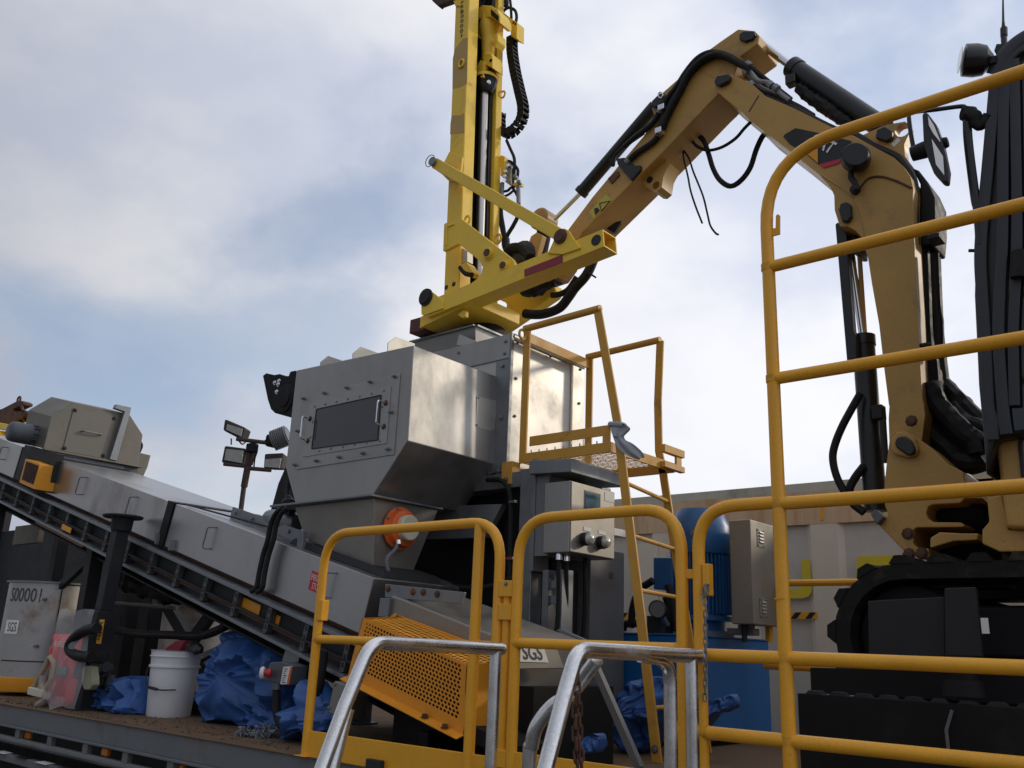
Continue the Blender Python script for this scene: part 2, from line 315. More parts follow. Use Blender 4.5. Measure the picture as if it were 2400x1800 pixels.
for x in (-9.5, -8.3, -1.0): MB()._lathe(Vector((x, 2.95, .5)), Vector((0, 1, 0)), [(0, .28), (.01, .46), (.05, .5), (.25, .5), (.3, .46)], 28).build('wheel', rubber, tr)
for x in (-6.4, -3.6, .8): MB().box(x - .07, x + .07, 3.0, 3.14, 0, .62).build('landing_leg', dark, tr, .004)

# ---------------------------------------------------------------- shipping container behind
ct = thing('shipping_container', 'tall rust streaked beige shipping container with yellow letters behind the trailer', 'container', (-3, 7.6, 0))
CY = 6.55
MB().box(-9.2, 3.0, CY + .03, CY + 2.43, .12, 2.86).build('shell', cont_grey, ct)
MB().box(-9.2, 3.0, CY, CY + .06, 2.83, 2.9).build('top_rail', cont_top, ct, .004)
MB().box(-9.2, 3.0, CY - .004, CY + .03, 2.585, 2.83).build('header_band', cont_rust, ct)
MB().box(-9.2, 3.0, CY - .01, CY + .06, .0, .17).build('bottom_rail', cont, ct)
x = -9.12
for i in range(18):
    x0 = -2.655 + (i - 9) * .68; MB().prism([(x0 - .04, CY + .03, .17), (x0, CY - .002, .17), (x0 + .2, CY - .002, .17), (x0 + .24, CY + .03, .17)], (0, 0, 2.415)).build('rib', cont, ct)
MB().box(-4.2, -3.97, CY - .03, CY - .004, 1.7, 2.5).build('hinge_plate', cont, ct)
# lettering : a big rounded U and E
def flat(pts, Y, m, name, parent, t=.003): return MB().prism([PY(p, Y) for p in pts], (0, t, 0)).build(name, m, parent)
flat(seq(z8, (1765, 780), (1830, 780), (1848, 960), (1850, 1060), (1820, 1100), (1770, 1115), (1640, 1115), (1480, 1118), (1420, 1090), (1400, 1030), (1398, 780), (1470, 780), (1470, 1000), (1500, 1035), (1700, 1035), (1750, 1030), (1768, 1000)), CY - .008, cont_letter, 'letter', ct)
flat(seq(e4, (765, 1490), (1130, 1480), (1130, 1560), (850, 1570), (850, 1700), (1050, 1700), (1050, 1760), (850, 1760), (850, 1900), (1130, 1900), (1130, 1980), (765, 1980)), CY - .008, cont_letter, 'letter', ct)
flat(seq(e4, (1795, 1450), (1915, 1450), (1915, 1990), (1795, 1990)), CY - .008, cont_letter, 'letter', ct)
def hazard(zf, x0, x1, y0, y1):
    flat(seq(zf, (x0, y0), (x1, y0), (x1, y1), (x0, y1)), CY - .006, rail_yellow, 'hazard_tape', ct)
    n = 4; w = (x1 - x0) / n
    for i in range(n):
        a = x0 + w * (i + .15)
        flat(seq(zf, (a + w * .35, y0), (a + w * .75, y0), (a + w * .4, y1), (a, y1)), CY - .009, black_ink, 'hazard_stripe', ct)
hazard(z8, 1400, 1900, 1235, 1292); hazard(z8, 150, 650, 1240, 1296)
flat(seq(z8, (1925, 330), (1955, 325), (1955, 435), (1925, 440)), CY - .008, rail_yellow, 'tag_plate', ct)
q = Zm(1400, 1140, 200)
text('OCKS', PY(q(1235, 588), CY - .006), PY(q(1480, 560), CY - .006), PY(q(1165, 560), CY - .006), ink_grey, ct)

# ---------------------------------------------------------------- yellow gates and guard rail along the deck edge
FY = 2.64; TR = .0205
def gate(label, x0, x1, top, mid, toe, bot, inner=None, r=.16):
    t = thing('swing_gate', label, 'gate', ((x0 + x1) / 2, FY, bot), 'yellow gates at the deck edge')
    MB().tube(fillet([(x0, FY, bot), (x0, FY, top), (x1, FY, top), (x1, FY, bot)], r, 8), TR, 14).build('frame', rail_yellow, t)
    MB().tube([(x0 + .01, FY, mid), (x1 - .01, FY, mid)], TR * .93, 12).build('mid_rail', rail_yellow, t)
    if inner: MB().tube([(inner, FY, top - .01), (inner, FY, bot)], TR * 1.05, 14).build('inner_post', rail_yellow, t)
    MB().box(x0 + .015, x1 - .015, FY - .006, FY + .006, bot, toe).build('toe_board', rail_yellow, t, .002)
    return t
g1 = gate('yellow tube gate with inner post and toe board in front of perforated guard', -3.377, -2.302, 2.09, 1.62, 1.235, 1.128, -2.415)
MB().box(-3.365, -3.335, FY - .02, FY + .02, 1.70, 1.79).build('latch_plate', rail_yellow, g1, .003)
MB().box(-3.42, -3.34, FY - .03, FY + .03, D + .012, 1.13).build('foot_plate', rail_yellow, g1, .002)
MB().box(-2.95, -2.86, FY - .03, FY - .008, 1.13, 1.165).build('drop_latch', dark, g1, .003)
g2 = gate('narrower yellow tube gate in front of the control cabinet ladder', -2.21, -1.51, 2.09, 1.635, 1.262, 1.135)
MB().tube([(-2.258, FY + .005, 1.13), (-2.258, FY + .005, 1.86)], .018, 12).build('hinge_tube', rail_yellow, g1)
for z in (1.83, 1.745, 1.235): MB().box(-2.285, -2.222, FY - .02, FY + .014, z - .03, z + .03).build('hinge_leaf', rail_yellow, g1, .003)
MB().box(-1.508, -1.447, FY - .006, FY + .006, 1.855, 1.885).build('latch_bar', rail_yellow, g2, .002)
bolts(g1, [(-2.25, FY - .02, 1.847)], (0, -1, 0), .006, .006)
fr = thing('guard_rail', 'tall yellow tube guard rail with five rails in front of the excavator', 'guard rail', (-.3, FY, D))
MB().tube(fillet([(-1.447, FY, D + .01), (-1.447, FY, 2.083), (-1.167, FY, 2.083)], .17, 8), TR, 14).build('end_post', rail_yellow, fr)
MB().tube(fillet([(-1.167, FY, D + .01), (-1.165, FY, 3.287), (1.4, FY, 3.287)], .27, 10), TR * 1.02, 16).build('top_rail', rail_yellow, fr)
for z in (2.872, 2.482, 2.078, 1.62, 1.391): MB().tube([(-1.165, FY, z), (1.4, FY, z)], TR * .98, 14).build('rail', rail_yellow, fr)
for z in (1.62, 1.391): MB().tube([(-1.447, FY, z), (-1.165, FY, z)], TR * .98, 12).build('rail', rail_yellow, fr)
for z in (2.872, 2.482, 2.078, 1.62, 1.391):
    MB().tube([(-1.167, FY, z - .012), (-1.167, FY, z + .012)], TR * 1.10, 14).build('weld', rail_weld, fr)
MB().tube([(1.4, FY, D + .01), (1.4, FY, 3.29)], TR, 12).build('post', rail_yellow, fr)
MB().tube([(-1.169, FY, 1.787), (-1.169, FY, 1.793)], TR * 1.12, 14).build('weld', rail_weld, fr)
MB().prism([PY(p, FY - .004) for p in seq(e2, (345, 1530), (370, 1530), (372, 1440), (385, 1425), (402, 1435), (402, 1575), (345, 1590))], (0, .008, 0)).build('hook', rail_yellow, fr, .002)
MB().box(-1.425, -1.402, FY - .02, FY + .012, 1.80, 1.90).build('latch_keeper', rail_yellow, fr, .003)
for (gx, gz) in ((-3.377, 1.62), (-2.302, 1.62), (-2.21, 1.635), (-1.51, 1.635), (-1.447, 1.62), (-1.447, 1.391)):
    t_ = g1 if gx < -2.25 else g2 if gx < -1.48 else fr
    MB().tube([(gx + (.0 if gx in (-3.377, -2.21, -1.447) else -.021) , FY, gz), (gx + (.021 if gx in (-3.377, -2.21, -1.447) else 0), FY, gz)], TR * 1.12, 12).build('weld', rail_weld, t_)
# chain hanging beside the latch
def link_mesh():
    s = MB(); P = []
    for k in range(12):
        a = 2 * math.pi * k / 12; P.append(Vector((.0055 * math.cos(a), 0, .0055 * math.sin(a) + (.008 if math.sin(a) > 0 else -.008))))
    s.tube(P + [P[0]], .0026, 6, False); return s
_lm = link_mesh().build('chain_link', galv); LINK = _lm.data; bpy.data.objects.remove(_lm)
def chain(parent, path, step=.0205, sc=1.0, m=None):
    P = [Vector(p) for p in path]; d = 0; i = 0; acc = 0.0; me = LINK
    if m: me = LINK.copy(); me.materials.clear(); me.materials.append(m)
    seglen = [(P[k + 1] - P[k]).length for k in range(len(P) - 1)]; total = sum(seglen); n = int(total / (step * sc))
    for k in range(n):
        s_ = k * step * sc; j = 0
        while j < len(seglen) - 1 and s_ > seglen[j]: s_ -= seglen[j]; j += 1
        p = P[j].lerp(P[j + 1], min(1, s_ / max(seglen[j], 1e-6))); t = (P[j + 1] - P[j]).normalized()
        o = place('chain_link', me, p, parent); o.scale = (sc,) * 3
        o.rotation_euler = (t.to_track_quat('Z', 'Y') @ Matrix.Rotation(R_(45 + 90 * (k % 2)), 3, 'Z').to_quaternion()).to_euler()
cx = PY(z8(935, 1000), FY - .03)
ch = thing('hanging_chain', 'thin galvanised chain hanging from the guard rail end post', 'chain', (cx.x, cx.y, 1.35))
chain(ch, [PY(z8(940, 985), FY - .03), PY(z8(915, 1090), FY - .032), PY(z8(935, 1180), FY - .034), PY(z8(930, 1400), FY - .034), PY(z8(935, 1640), FY - .034), PY((1652, 1640), FY - .034)])
chain(ch, [PY(z8(950, 985), FY - .028), PY(z8(955, 1080), FY - .028)])

# far guard rail behind the power unit
fg = thing('far_guard_rail', 'yellow tube guard rail on the far side of the trailer behind the tracks', 'guard rail', (-1.5, 5.35, D))
for z in (2.06, 1.57): MB().tube([(-2.5, 5.35, z), (1.6, 5.35, z)], .021, 10).build('rail', rail_yellow, fg)
for x in (-2.34, -.9, .6): MB().tube([(x, 5.35, D), (x, 5.35, 2.08)], .021, 10).build('post', rail_yellow, fg)

# ---------------------------------------------------------------- aluminium step handrails
def hrail(label, X, path, posts):
    t = thing('handrail', label, 'handrail', (X, 2.2, 0), 'aluminium step handrails')
    r = .0215
    MB().tube(fillet([(X, y, z) for y, z in path], .085, 8), r, 16).build('top_rail', alu, t)
    for pts, rad in posts: MB().tube(fillet([(X, y, z) for y, z in pts], rad, 8), r * .95, 14).build('post', alu, t)
    return t
h1r = hrail('aluminium tube handrail of the steps before the perforated guard', -2.13, [(1.40, .42), (1.79, 1.44), (1.87, 1.617), (2.47, 1.611)], [([(2.44, 1.608), (2.44, .2)], .05), ([(1.80, 1.43), (1.757, 1.25), (1.70, .9), (1.70, 0)], .2)])
MB()._lathe(Vector((-2.13, 2.47, 1.611)), Vector((0, 1, 0)), [(-.005, .0225), (.004, .021), (.008, .012)], 14).build('end_cap', alu, h1r)
h2r = hrail('aluminium tube handrail of the steps before the blue tank', -1.43, [(1.45, .42), (1.90, 1.49), (1.96, 1.62), (2.60, 1.615)], [([(2.55, 1.612), (2.55, .2)], .05), ([(2.26, 1.612), (2.425, 1.60), (2.425, .2)], .14)])
MB()._lathe(Vector((-1.43, 2.60, 1.615)), Vector((0, 1, 0)), [(-.005, .0225), (.004, .021), (.008, .012)], 14).build('end_cap', alu, h2r)
pth = [PX(z7(1470, 720), -1.46), PX(z7(1250, 1010), -1.56), PX(z7(1080, 1130), -1.62), PX(z7(950, 1300), -1.66), PX(z7(905, 1480), -1.68), PX(z7(885, 1659), -1.69)]
pth.append(pth[-1] + Vector((0, 0, -.6)))
MB().tube(spline(pth, 6), .0205, 14).build('mid_rail', alu, h2r)
# the steps themselves, below the picture
st = thing('access_steps', 'aluminium access steps between the two handrails', 'steps', (-1.8, 2.1, 0))
for i, (y, z) in enumerate(((1.62, .28), (1.92, .56), (2.22, .84))): MB().box(-2.11, -1.45, y, y + .26, z - .03, z).build('tread', alu, st, .003)
for x in (-2.1, -1.46): MB().prism([(x, 1.55, 0), (x, 1.75, 0), (x, 2.56, .82), (x, 2.56, .98)], (.02, 0, 0)).build('stringer', alu, st)
# rusty chain on the right handrail
rc = thing('rusty_chain', 'rusty brown chain hanging from the handrail bend', 'chain', (-1.5, 2.0, 1.1))
P = [PX(p, -1.46) for p in seq(z7, (1310, 800), (1300, 960), (1290, 1090), (1285, 1320), (1305, 1659))]; P.append(P[-1] + Vector((0, 0, -.2)))
chain(rc, P, sc=1.35, m=rust)
P = [PX(p, -1.455) for p in seq(z7, (1310, 980), (1318, 1200), (1320, 1420), (1340, 1659))]; P.append(P[-1] + Vector((0, 0, -.2)))
chain(rc, P, sc=1.35, m=rust)

# ================================================================ inclined conveyor
def zt(x): return 1.03 - .2535 * x
SL = Vector((-1, 0, .2535)).normalized(); NN = Vector((.2535, 0, 1)).normalized()
def cp(x, y, h): return Vector((x, y, zt(x))) + NN * h          # point at height h over the cover's upper edge line
cv = thing('inclined_conveyor', 'long inclined conveyor under brushed steel covers rising to the left', 'conveyor', (-6, 3.45, D))
HN = -.288
def cover(x0, x1, m=None, name='cover_panel', y0=3.1, y1=3.8, h=HN):
    return MB().hexa([cp(x0, y0, h), cp(x1, y0, h), cp(x1, y1, h), cp(x0, y1, h), cp(x0, y0, 0), cp(x1, y0, 0), cp(x1, y1, 0), cp(x0, y1, 0)]).build(name, m or cover_steel, cv, .006)
def handle(par, x, h0, h1, dx=.0):
    a = cp(x, 3.1, h0); b = cp(x, 3.1, h1)
    w = Vector((.045, 0, 0))
    MB().tube(fillet([a + w * .6, a + Vector((0, -.035, 0)) - w * .4, b + Vector((0, -.035, 0)) - w * .4, b + w * .6], .018, 4), .005, 8).build('handle', galv, par)
pa = cover(-9.35, -8.36); handle(pa, -8.70, -.06, -.17)
cover(-8.33, -7.66, dark)
p1_ = cover(-7.63, -5.70); handle(p1_, -7.0, -.055, -.19); handle(p1_, -6.15, -.055, -.19)
MB().hexa([cp(-5.69, 3.09, HN), cp(-5.61, 3.09, HN), cp(-5.61, 3.81, HN), cp(-5.69, 3.81, HN), cp(-5.69, 3.09, .006), cp(-5.61, 3.09, .006), cp(-5.61, 3.81, .006), cp(-5.69, 3.81, .006)]).build('joint_strap', rubber, cv)
p2_ = cover(-5.60, -4.52); handle(p2_, -5.08, -.055, -.19)
p3_ = cover(-4.50, -3.55); handle(p3_, -3.86, -.05, -.18)
for x in (-5.74, -5.55): MB().box(x - .012, x + .012, 3.07, 3.1, zt(x) - .30, zt(x) - .23).build('toggle_clip', galv, cv)
# hinge plates on top of the second cover
MB().hexa([cp(-5.25, 3.3, .002), cp(-4.45, 3.3, .002), cp(-4.45, 3.31, .002), cp(-5.25, 3.31, .002), cp(-5.25, 3.3, .075), cp(-4.45, 3.3, .075), cp(-4.45, 3.31, .075), cp(-5.25, 3.31, .075)]).build('top_flange', galv, cv)
bolts(cv, [cp(x, 3.3, .045) for x in (-5.2, -5.0, -4.8, -4.6)], (0, -1, 0), .012, .012)
MB().tube([cp(-5.55, 3.16, .01), cp(-4.75, 3.32, .03)], .006, 6).build('stay_rod', dark, cv)
# frame channel
def strip(name, x0, x1, y0, y1, h0, h1, m): return MB().hexa([cp(x0, y0, h0), cp(x1, y0, h0), cp(x1, y1, h0), cp(x0, y1, h0), cp(x0, y0, h1), cp(x1, y0, h1), cp(x1, y1, h1), cp(x0, y1, h1)]).build(name, m, cv, .002)
strip('frame_top_flange', -9.4, -3.05, 3.05, 3.82, -.338, -.318, galv)
strip('frame_gap_seal', -9.4, -3.4, 3.16, 3.74, -.318, -.286, rust)
strip('frame_web', -9.4, -3.05, 3.115, 3.13, -.492, -.338, dark)
strip('frame_bottom_flange', -9.4, -3.05, 3.04, 3.82, -.508, -.490, galv)
strip('rust_edge', -7.5, -6.6, 3.036, 3.05, -.524, -.508, rust)
strip('cable_tray_rail', -9.3, -3.3, 3.06, 3.09, -.432, -.420, dark)
strip('conduit', -9.3, -3.3, 3.085, 3.105, -.455, -.440, rust)
strip('belt', -9.5, -3.0, 3.18, 3.72, -.48, -.44, rubber)
strip('return_belt', -9.5, -3.0, 3.18, 3.72, -.60, -.585, rubber)
for i in range(17):
    x = -9.1 + i * .345
    s = MB(); a = cp(x, 3.075, -.488); c = cp(x, 3.075, -.345)
    s.hexa([a + Vector((-.018, -.012, 0)), a + Vector((.018, -.012, 0)), a + Vector((.018, .03, 0)), a + Vector((-.018, .03, 0)), c + Vector((-.018, -.012, 0)), c + Vector((.018, -.012, 0)), c + Vector((.018, .03, 0)), c + Vector((-.018, .03, 0))])
    br = s.build('slotted_bracket', bracket_grey, cv, .002)
    for t in (.25, .55, .85):
        q_ = lerp(a, c, t) + Vector((0, -.014, 0)); MB().box(q_.x - .007, q_.x + .007, q_.y, q_.y + .004, q_.z - .012, q_.z + .012).build('slot', black_ink, br)
strip('warning_label', -4.62, -4.42, 3.107, 3.112, -.43, -.37, guard_orange); strip('warning_label', -4.32, -4.22, 3.107, 3.112, -.43, -.38, guard_orange)
strip('warning_label', -7.05, -6.88, 3.05, 3.055, -.475, -.435, guard_orange)
# legs under the conveyor
for x, y in ((-8.75, 3.15), (-8.75, 3.75), (-6.85, 3.2), (-7.25, 3.75), (-5.0, 3.75), (-3.5, 3.72)):
    MB().box(x - .05, x + .05, y - .05, y + .05, D, zt(x) - .52).build('leg', dark, cv, .004)
MB().bar((-8.7, 3.15, D + .1), (-6.9, 3.2, 2.15), .04, .06).build('leg_brace', dark, cv)
MB().bar((-8.7, 3.75, D + .4), (-7.25, 3.75, 2.25), .04, .06).build('leg_brace', dark, cv)
# drive head
X0 = -7.8
oct_ = [PX(p, X0) for p in seq(z1, (375, 560), (1190, 715), (1235, 440), (1120, 262), (640, 160), (440, 280))]
d_ = Vector((-1, 0, .2535)) * .5
hh = MB().prism(oct_, d_).build('head_housing', hood_steel, cv, .006)
q4 = [PX(p, X0 + .003) for p in seq(z1, (540, 578), (905, 645), (1002, 285), (638, 208))]
MB().prism(q4, (.004, 0, 0)).build('access_panel', hood_steel, hh, .001)
bolts(hh, [PX(p, X0 + .007) for p in seq(z1, (650, 228), (985, 298), (890, 620), (560, 555))], (1, 0, 0), .012, .01, dark)
a = PX(z1(705, 410), X0 + .007); b = PX(z1(865, 440), X0 + .007)
MB().tube(fillet([a, a + Vector((.04, 0, 0)), b + Vector((.04, 0, 0)), b], .012, 4), .007, 8).build('handle', galv, hh)
MB().prism([PX(p, X0 + .003) for p in seq(z1, (985, 182), (1112, 210), (1100, 262), (985, 668), (925, 655), (1055, 245), (970, 215))], (.05, 0, 0)).build('channel_flange', galv, hh, .003)
MB().prism([PX(p, X0 - .01) for p in seq(z1, (365, 556), (1210, 712), (1206, 728), (360, 572))], (.05, 0, 0)).build('base_flange', hood_steel, hh)
MB().prism([PX(p, X0 - .02) for p in seq(z1, (480, 600), (1075, 700), (1075, 745), (490, 655))], (-.45, 0, .0)).build('base_frame', galv, hh)
MB().prism([PX(p, X0 - .02) for p in seq(z1, (1075, 700), (1195, 725), (1190, 800), (1075, 750))], (-.45, 0, .0)).build('base_block', grey_paint, hh)
MB().prism([PY(p, 3.06) for p in seq(z1, (215, 525), (495, 605), (455, 760), (410, 940), (380, 930), (430, 690), (195, 620))], (0, .06, 0)).build('gearbox_plate', dark, hh)
MB().prism([PX(p, X0 - .1) for p in seq(z1, (1190, 590), (1302, 616), (1275, 720), (1240, 795), (1185, 785))], (-.05, 0, 0)).build('far_plate', hood_steel, hh, .003)
MB().tube(spline([PX(p, X0 - .2) for p in seq(z1, (1200, 600), (1225, 540), (1215, 505), (1195, 520))], 5), .012, 8).build('cable', rubber, hh)
# motor pointing towards the viewer
a = PY(h0(900, 960), 3.12); b = a + Vector((0, -.27, 0)); ax = (a - b).normalized()
mo = MB()._lathe(b, ax, [(-.008, .045), (0, .07), (.014, .082), (.05, .088), (.17, .088), (.17, .074), (.22, .074), (.22, .09), (.36, .09)], 24).build('drive_motor', grey_motor, cv)
for k in range(10):
    t_ = R_(36 * k); o_ = Vector((math.cos(t_), 0, math.sin(t_))); MB().bar(b + ax * .172 + o_ * .080, b + ax * .218 + o_ * .080, .005, .016, o_).build('cooling_fin', grey_motor, mo)
# orange ventilated guard
gp = [PY(p, 2.95) for p in seq(z1, (165, 852), (295, 910), (342, 690), (220, 645))]
og = MB().prism(gp, (0, .15, 0)).build('vent_guard', guard_orange, cv, .004)
gq = [PY(p, 2.947) for p in seq(z1, (188, 825), (285, 868), (332, 705), (228, 668))]
MB().prism(gq, (0, .002, 0)).build('grille_opening', black_ink, og)
for k in range(9):
    t_ = (k + .5) / 9; MB().bar(lerp(gq[0], gq[3], t_) + Vector((0, -.003, 0)), lerp(gq[1], gq[2], t_) + Vector((0, -.003, 0)), .004, .005).build('grille_bar', rust, og)
for k in range(6):
    t_ = (k + .5) / 6; MB().bar(lerp(gq[0], gq[1], t_) + Vector((0, -.004, 0)), lerp(gq[3], gq[2], t_) + Vector((0, -.004, 0)), .004, .005).build('grille_bar', rust, og)

# tail end: grey cover with sticker, perforated yellow guard in front
tl = thing('tail_cover', 'sloped grey steel cover of the conveyor tail carrying a white lettered sticker', 'machine cover', (-2.9, 3.4, D))
c0 = Vector((-3.41, 3.1, 1.845)); c1 = Vector((-2.60, 3.1, 1.635)); bk = Vector((.02, .36, .05))
dn = Vector((-.02, 0, -.22))
MB().hexa([c0 + dn, c1 + dn, c1 + dn + Vector((.07, .5, 0)), c0 + dn + Vector((0, .5, 0)), c0, c1, c1 + Vector((.07, .38, .03)), c0 + bk]).build('cover', steel_warm, tl, .01)
MB().prism([PY(p, 3.12) for p in seq(z4, (1485, 68), (2165, 140), (2140, 240), (1480, 185))], (0, .02, 0)).build('upper_flange', galv, tl, .003)
bolts(tl, [PY(p, 3.12) for p in seq(z4, (1512, 112), (1725, 138), (1815, 140), (1935, 158))], (0, -1, 0), .012, .01, rust)
MB().prism([PY(p, 3.08) for p in seq(z4, (1440, 190), (1525, 190), (1500, 360), (1420, 350))], (0, .03, 0)).build('end_flange', galv, tl, .003)
# end face (sunny end) with sticker
EX = -2.5
MB().prism([PX(p, EX) for p in seq(z7, (640, 560), (800, 556), (1100, 552), (1190, 800), (800, 805), (640, 805))], (-.02, 0, 0)).build('end_plate', steel_warm, tl, .004)
MB().prism([PX(p, EX + .002) for p in seq(z7, (760, 618), (1012, 622), (1050, 748), (750, 738))], (.002, 0, 0)).build('sticker', white, tl)
text('SGS', PX(z7(838, 722), EX + .006), PX(z7(1008, 728), EX + .006), PX(z7(818, 592), EX + .006), ink_grey, tl, bold=.015)
MB().box(-3.35, EX, 3.12, 3.72, D, 1.46).build('tail_body', darker, tl)
MB().prism([PY(p, 3.5) for p in seq(z7, (1120, 470), (1150, 455), (1380, 555), (1340, 570))], (0, .02, 0)).build('drip_plate', galv, tl)
MB().bar(PY(z7(1460, 790), 3.3), PY(z7(1840, 1659), 3.3), .03, .03).build('prop_bar', grey_paint, tl)

pg = thing('perforated_guard', 'sloping orange perforated sheet guard over the conveyor tail drive', 'machine guard', (-3.0, 2.95, D))
TLg, BLg, BRg, TRg = [PY(p, 2.86) for p in seq(z4, (1290, 362), (1160, 862), (2165, 1372), (2192, 768))]
def perf(name, A, B, C_, Dd, nx, ny, parent, hr=.34, th=.003):
    """sheet A(lower left) B(lower right) C(upper right) D(upper left) with staggered round holes, octagon rings"""
    s = MB(); V = []; nrm = (B - A).cross(Dd - A).normalized() * th
    def uv(u, v): return (A * (1 - u) + B * u) * (1 - v) + (Dd * (1 - u) + C_ * u) * v
    for j in range(ny):
        for i in range(nx):
            off = .25 if j % 2 else -.25
            cxs = (i + .5 + off) ; o = len(s.v)
            sq = [(-.5, -.5), (0, -.5), (.5, -.5), (.5, 0), (.5, .5), (0, .5), (-.5, .5), (-.5, 0)]
            u0 = i + .5
            for (a_, b_) in sq: s.v.append(uv((u0 + a_) / nx, (j + .5 + b_) / ny))
            for k in range(8):
                t = R_(225 + 45 * k); s.v.append(uv((u0 + .16 * (1 if j % 2 else -1) + hr * math.cos(t)) / nx, (j + .5 + hr * 1.05 * math.sin(t)) / ny))
            for k in range(8): s.f.append((o + k, o + (k + 1) % 8, o + 8 + (k + 1) % 8, o + 8 + k))
    return s.build(name, guard_orange, parent)
def bil(u, v): return lerp(lerp(BLg, BRg, u), lerp(TLg, TRg, u), v)
perf('perforated_face', bil(.045, .17), bil(.955, .17), bil(.955, .97), bil(.045, .97), 30, 13, pg)
fm = MB(); th = Vector((0, .004, 0))
for (u0, v0, u1, v1) in ((0, 0, 1, .17), (0, .97, 1, 1), (0, .17, .045, .97), (.955, .17, 1, .97)):
    fm.prism([bil(u0, v0), bil(u1, v0), bil(u1, v1), bil(u0, v1)], th)
fm.build('face_border', guard_orange, pg)
TB = Vector((.02, .25, .02))
perf('perforated_top', lerp(TLg, TRg, .04) + Vector((0, .012, 0)), lerp(TLg, TRg, .99) + Vector((0, .012, 0)), TRg + TB, lerp(TLg, TRg, .04) + TB, 30, 7, pg)
MB().prism([TLg, TLg + TB, BLg + Vector((.02, .25, 0)), BLg], (.004, 0, 0)).build('side_sheet', guard_orange, pg)
MB().prism([TRg, TRg + TB, BRg + Vector((.02, .25, 0)), BRg], (-.004, 0, 0)).build('side_sheet', guard_orange, pg)
up_ = [PY(p, 3.09) for p in seq(z4, (1500, 365), (1565, 322), (2200, 560), (2400, 640), (2400, 690), (2090, 580))]
MB().prism(up_, (0, .005, 0)).build('back_flange', guard_orange, pg, .002)
MB().prism([BLg, BRg, BRg + Vector((0, -.045, -.012)), BLg + Vector((0, -.045, -.012))], (0, 0, -.004)).build('lower_lip', guard_orange, pg)
bolts(pg, [PY(z4(1590, 375), 3.085)], (0, -1, 0), .014, .012, dark)
bolts(pg, [lerp(BLg, BRg, t) + Vector((0, -.02, 0)) for t in (.1, .72, .88)], (0, 0, 1), .012, .012, rust)
MB().hexa([BLg + Vector((.03, .05, .02)), BRg + Vector((-.03, .05, .02)), BRg + Vector((-.03, .24, .02)), BLg + Vector((.03, .24, .02)), TLg + Vector((.03, .05, -.03)), TRg + Vector((-.03, .05, -.03)), TRg + Vector((-.03, .24, -.03)), TLg + Vector((.03, .24, -.03))]).build('dark_backing', darker, pg)  # black box added behind the sheet so the holes look dark
MB().bar(BLg + Vector((.1, .14, -.05)), BRg + Vector((.25, .14, -.05)), .2, .06).build('base_channel', darker, pg)
MB().box(-3.0, -2.94, 2.95, 3.15, D, 1.25).build('base_leg', darker, pg)

# ================================================================ dust hopper on the conveyor
hp = thing('steel_hopper', 'big brushed steel hopper with viewing window above the conveyor', 'hopper', (-4.0, 3.9, 1.9))
hx0, hx1 = -4.555, -3.492
nf = [(hx0, 3.2, 3.235), (hx1, 3.2, 3.20), (hx1 + .01, 3.2, 2.656), (-3.722, 3.2, 2.386), (-4.415, 3.2, 2.38), (hx0, 3.2, 2.615)]
wb = MB().prism(nf, (0, .705, 0)).build('window_box', steel, hp, .006)
def fl(pts, Y, m, name, parent, t=.004, bev=.0012): return MB().prism([PY(p, Y) for p in pts], (0, t, 0)).build(name, m, parent, bev)
fl([h1(590, 945), h1(1868, 630), z3(1557, 610), z3(708, 740)], 3.194, steel, 'window_plate', wb, .006)
ifr = fl([h1(690, 1042), h1(1748, 795), z3(1495, 512), z3(772, 632)], 3.190, steel, 'window_frame', wb, .004)
G = [h1(785, 1102), h1(1620, 918), h1(1578, 1500), h1(722, 1615)]
fl(G, 3.1888, window_glass, 'window_pane', wb, .001, 0)
for a_, b_ in ((0, 1), (1, 2), (2, 3), (3, 0)):
    MB().bar(PY(G[a_], 3.1885), PY(G[b_], 3.1885), .006, .005).build('window_bead', dark, wb)
for m0, m1_ in ((h1(700, 1225), h1(670, 1510)), (h1(1680, 1020), h1(1655, 1325))):
    a = PY(m0, 3.19); b = PY(m1_, 3.19); o_ = Vector((0, -.055, .005))
    hd = MB().tube(fillet([a, a + o_, b + o_, b], .012, 4), .0055, 8).build('handle', chrome, wb)
    bolts(wb, [a, b], (0, -1, 0), .012, .006, rust)
bolts(wb, [PY(h1(*q_), 3.194) for q_ in ((625, 965), (895, 895), (1185, 825), (1485, 750), (1800, 680), (1755, 1140), (1715, 1620))] + [PY(z3(*q_), 3.194) for q_ in ((710, 700), (895, 665), (1090, 633), (1297, 600), (735, 408), (1515, 565))], (0, -1, 0), .0085, .022, galv)
bolts(wb, [PY(h1(*q_), 3.19) for q_ in ((760, 1065), (897, 1037), (1042, 1003), (1190, 970), (1343, 935), (1497, 900), (1658, 860), (1635, 1070), (735, 1265), (705, 1465), (822, 1640), (970, 1612), (1125, 1590), (1275, 1560), (1435, 1533), (1605, 1510))], (0, -1, 0), .0055, .004, galv)
for k, q_ in enumerate(((835, 575, 838, 490, 935, 408, 1170, 488), (1255, 465, 1258, 375, 1358, 290, 1600, 378), (1710, 350, 1712, 240, 1812, 162, 2060, 250))):
    x_ = PY(h1(q_[0], q_[1]), 3.215).x
    pl = [PX(h1(q_[i], q_[i + 1]), x_) for i in (0, 2, 4, 6)]; pl.append(Vector((x_, pl[-1].y, pl[0].z - .02))); pl[0].z -= .02
    MB().prism(pl, (-.006, 0, 0)).build('lifting_lug', steel_mill, hp, .001)
MB().prism([PX(p, hx1 + .004) for p in seq(z5, (432, 842), (600, 885), (582, 1155), (422, 1108))], (.004, 0, 0)).build('side_plate', steel_mill, hp, .001)
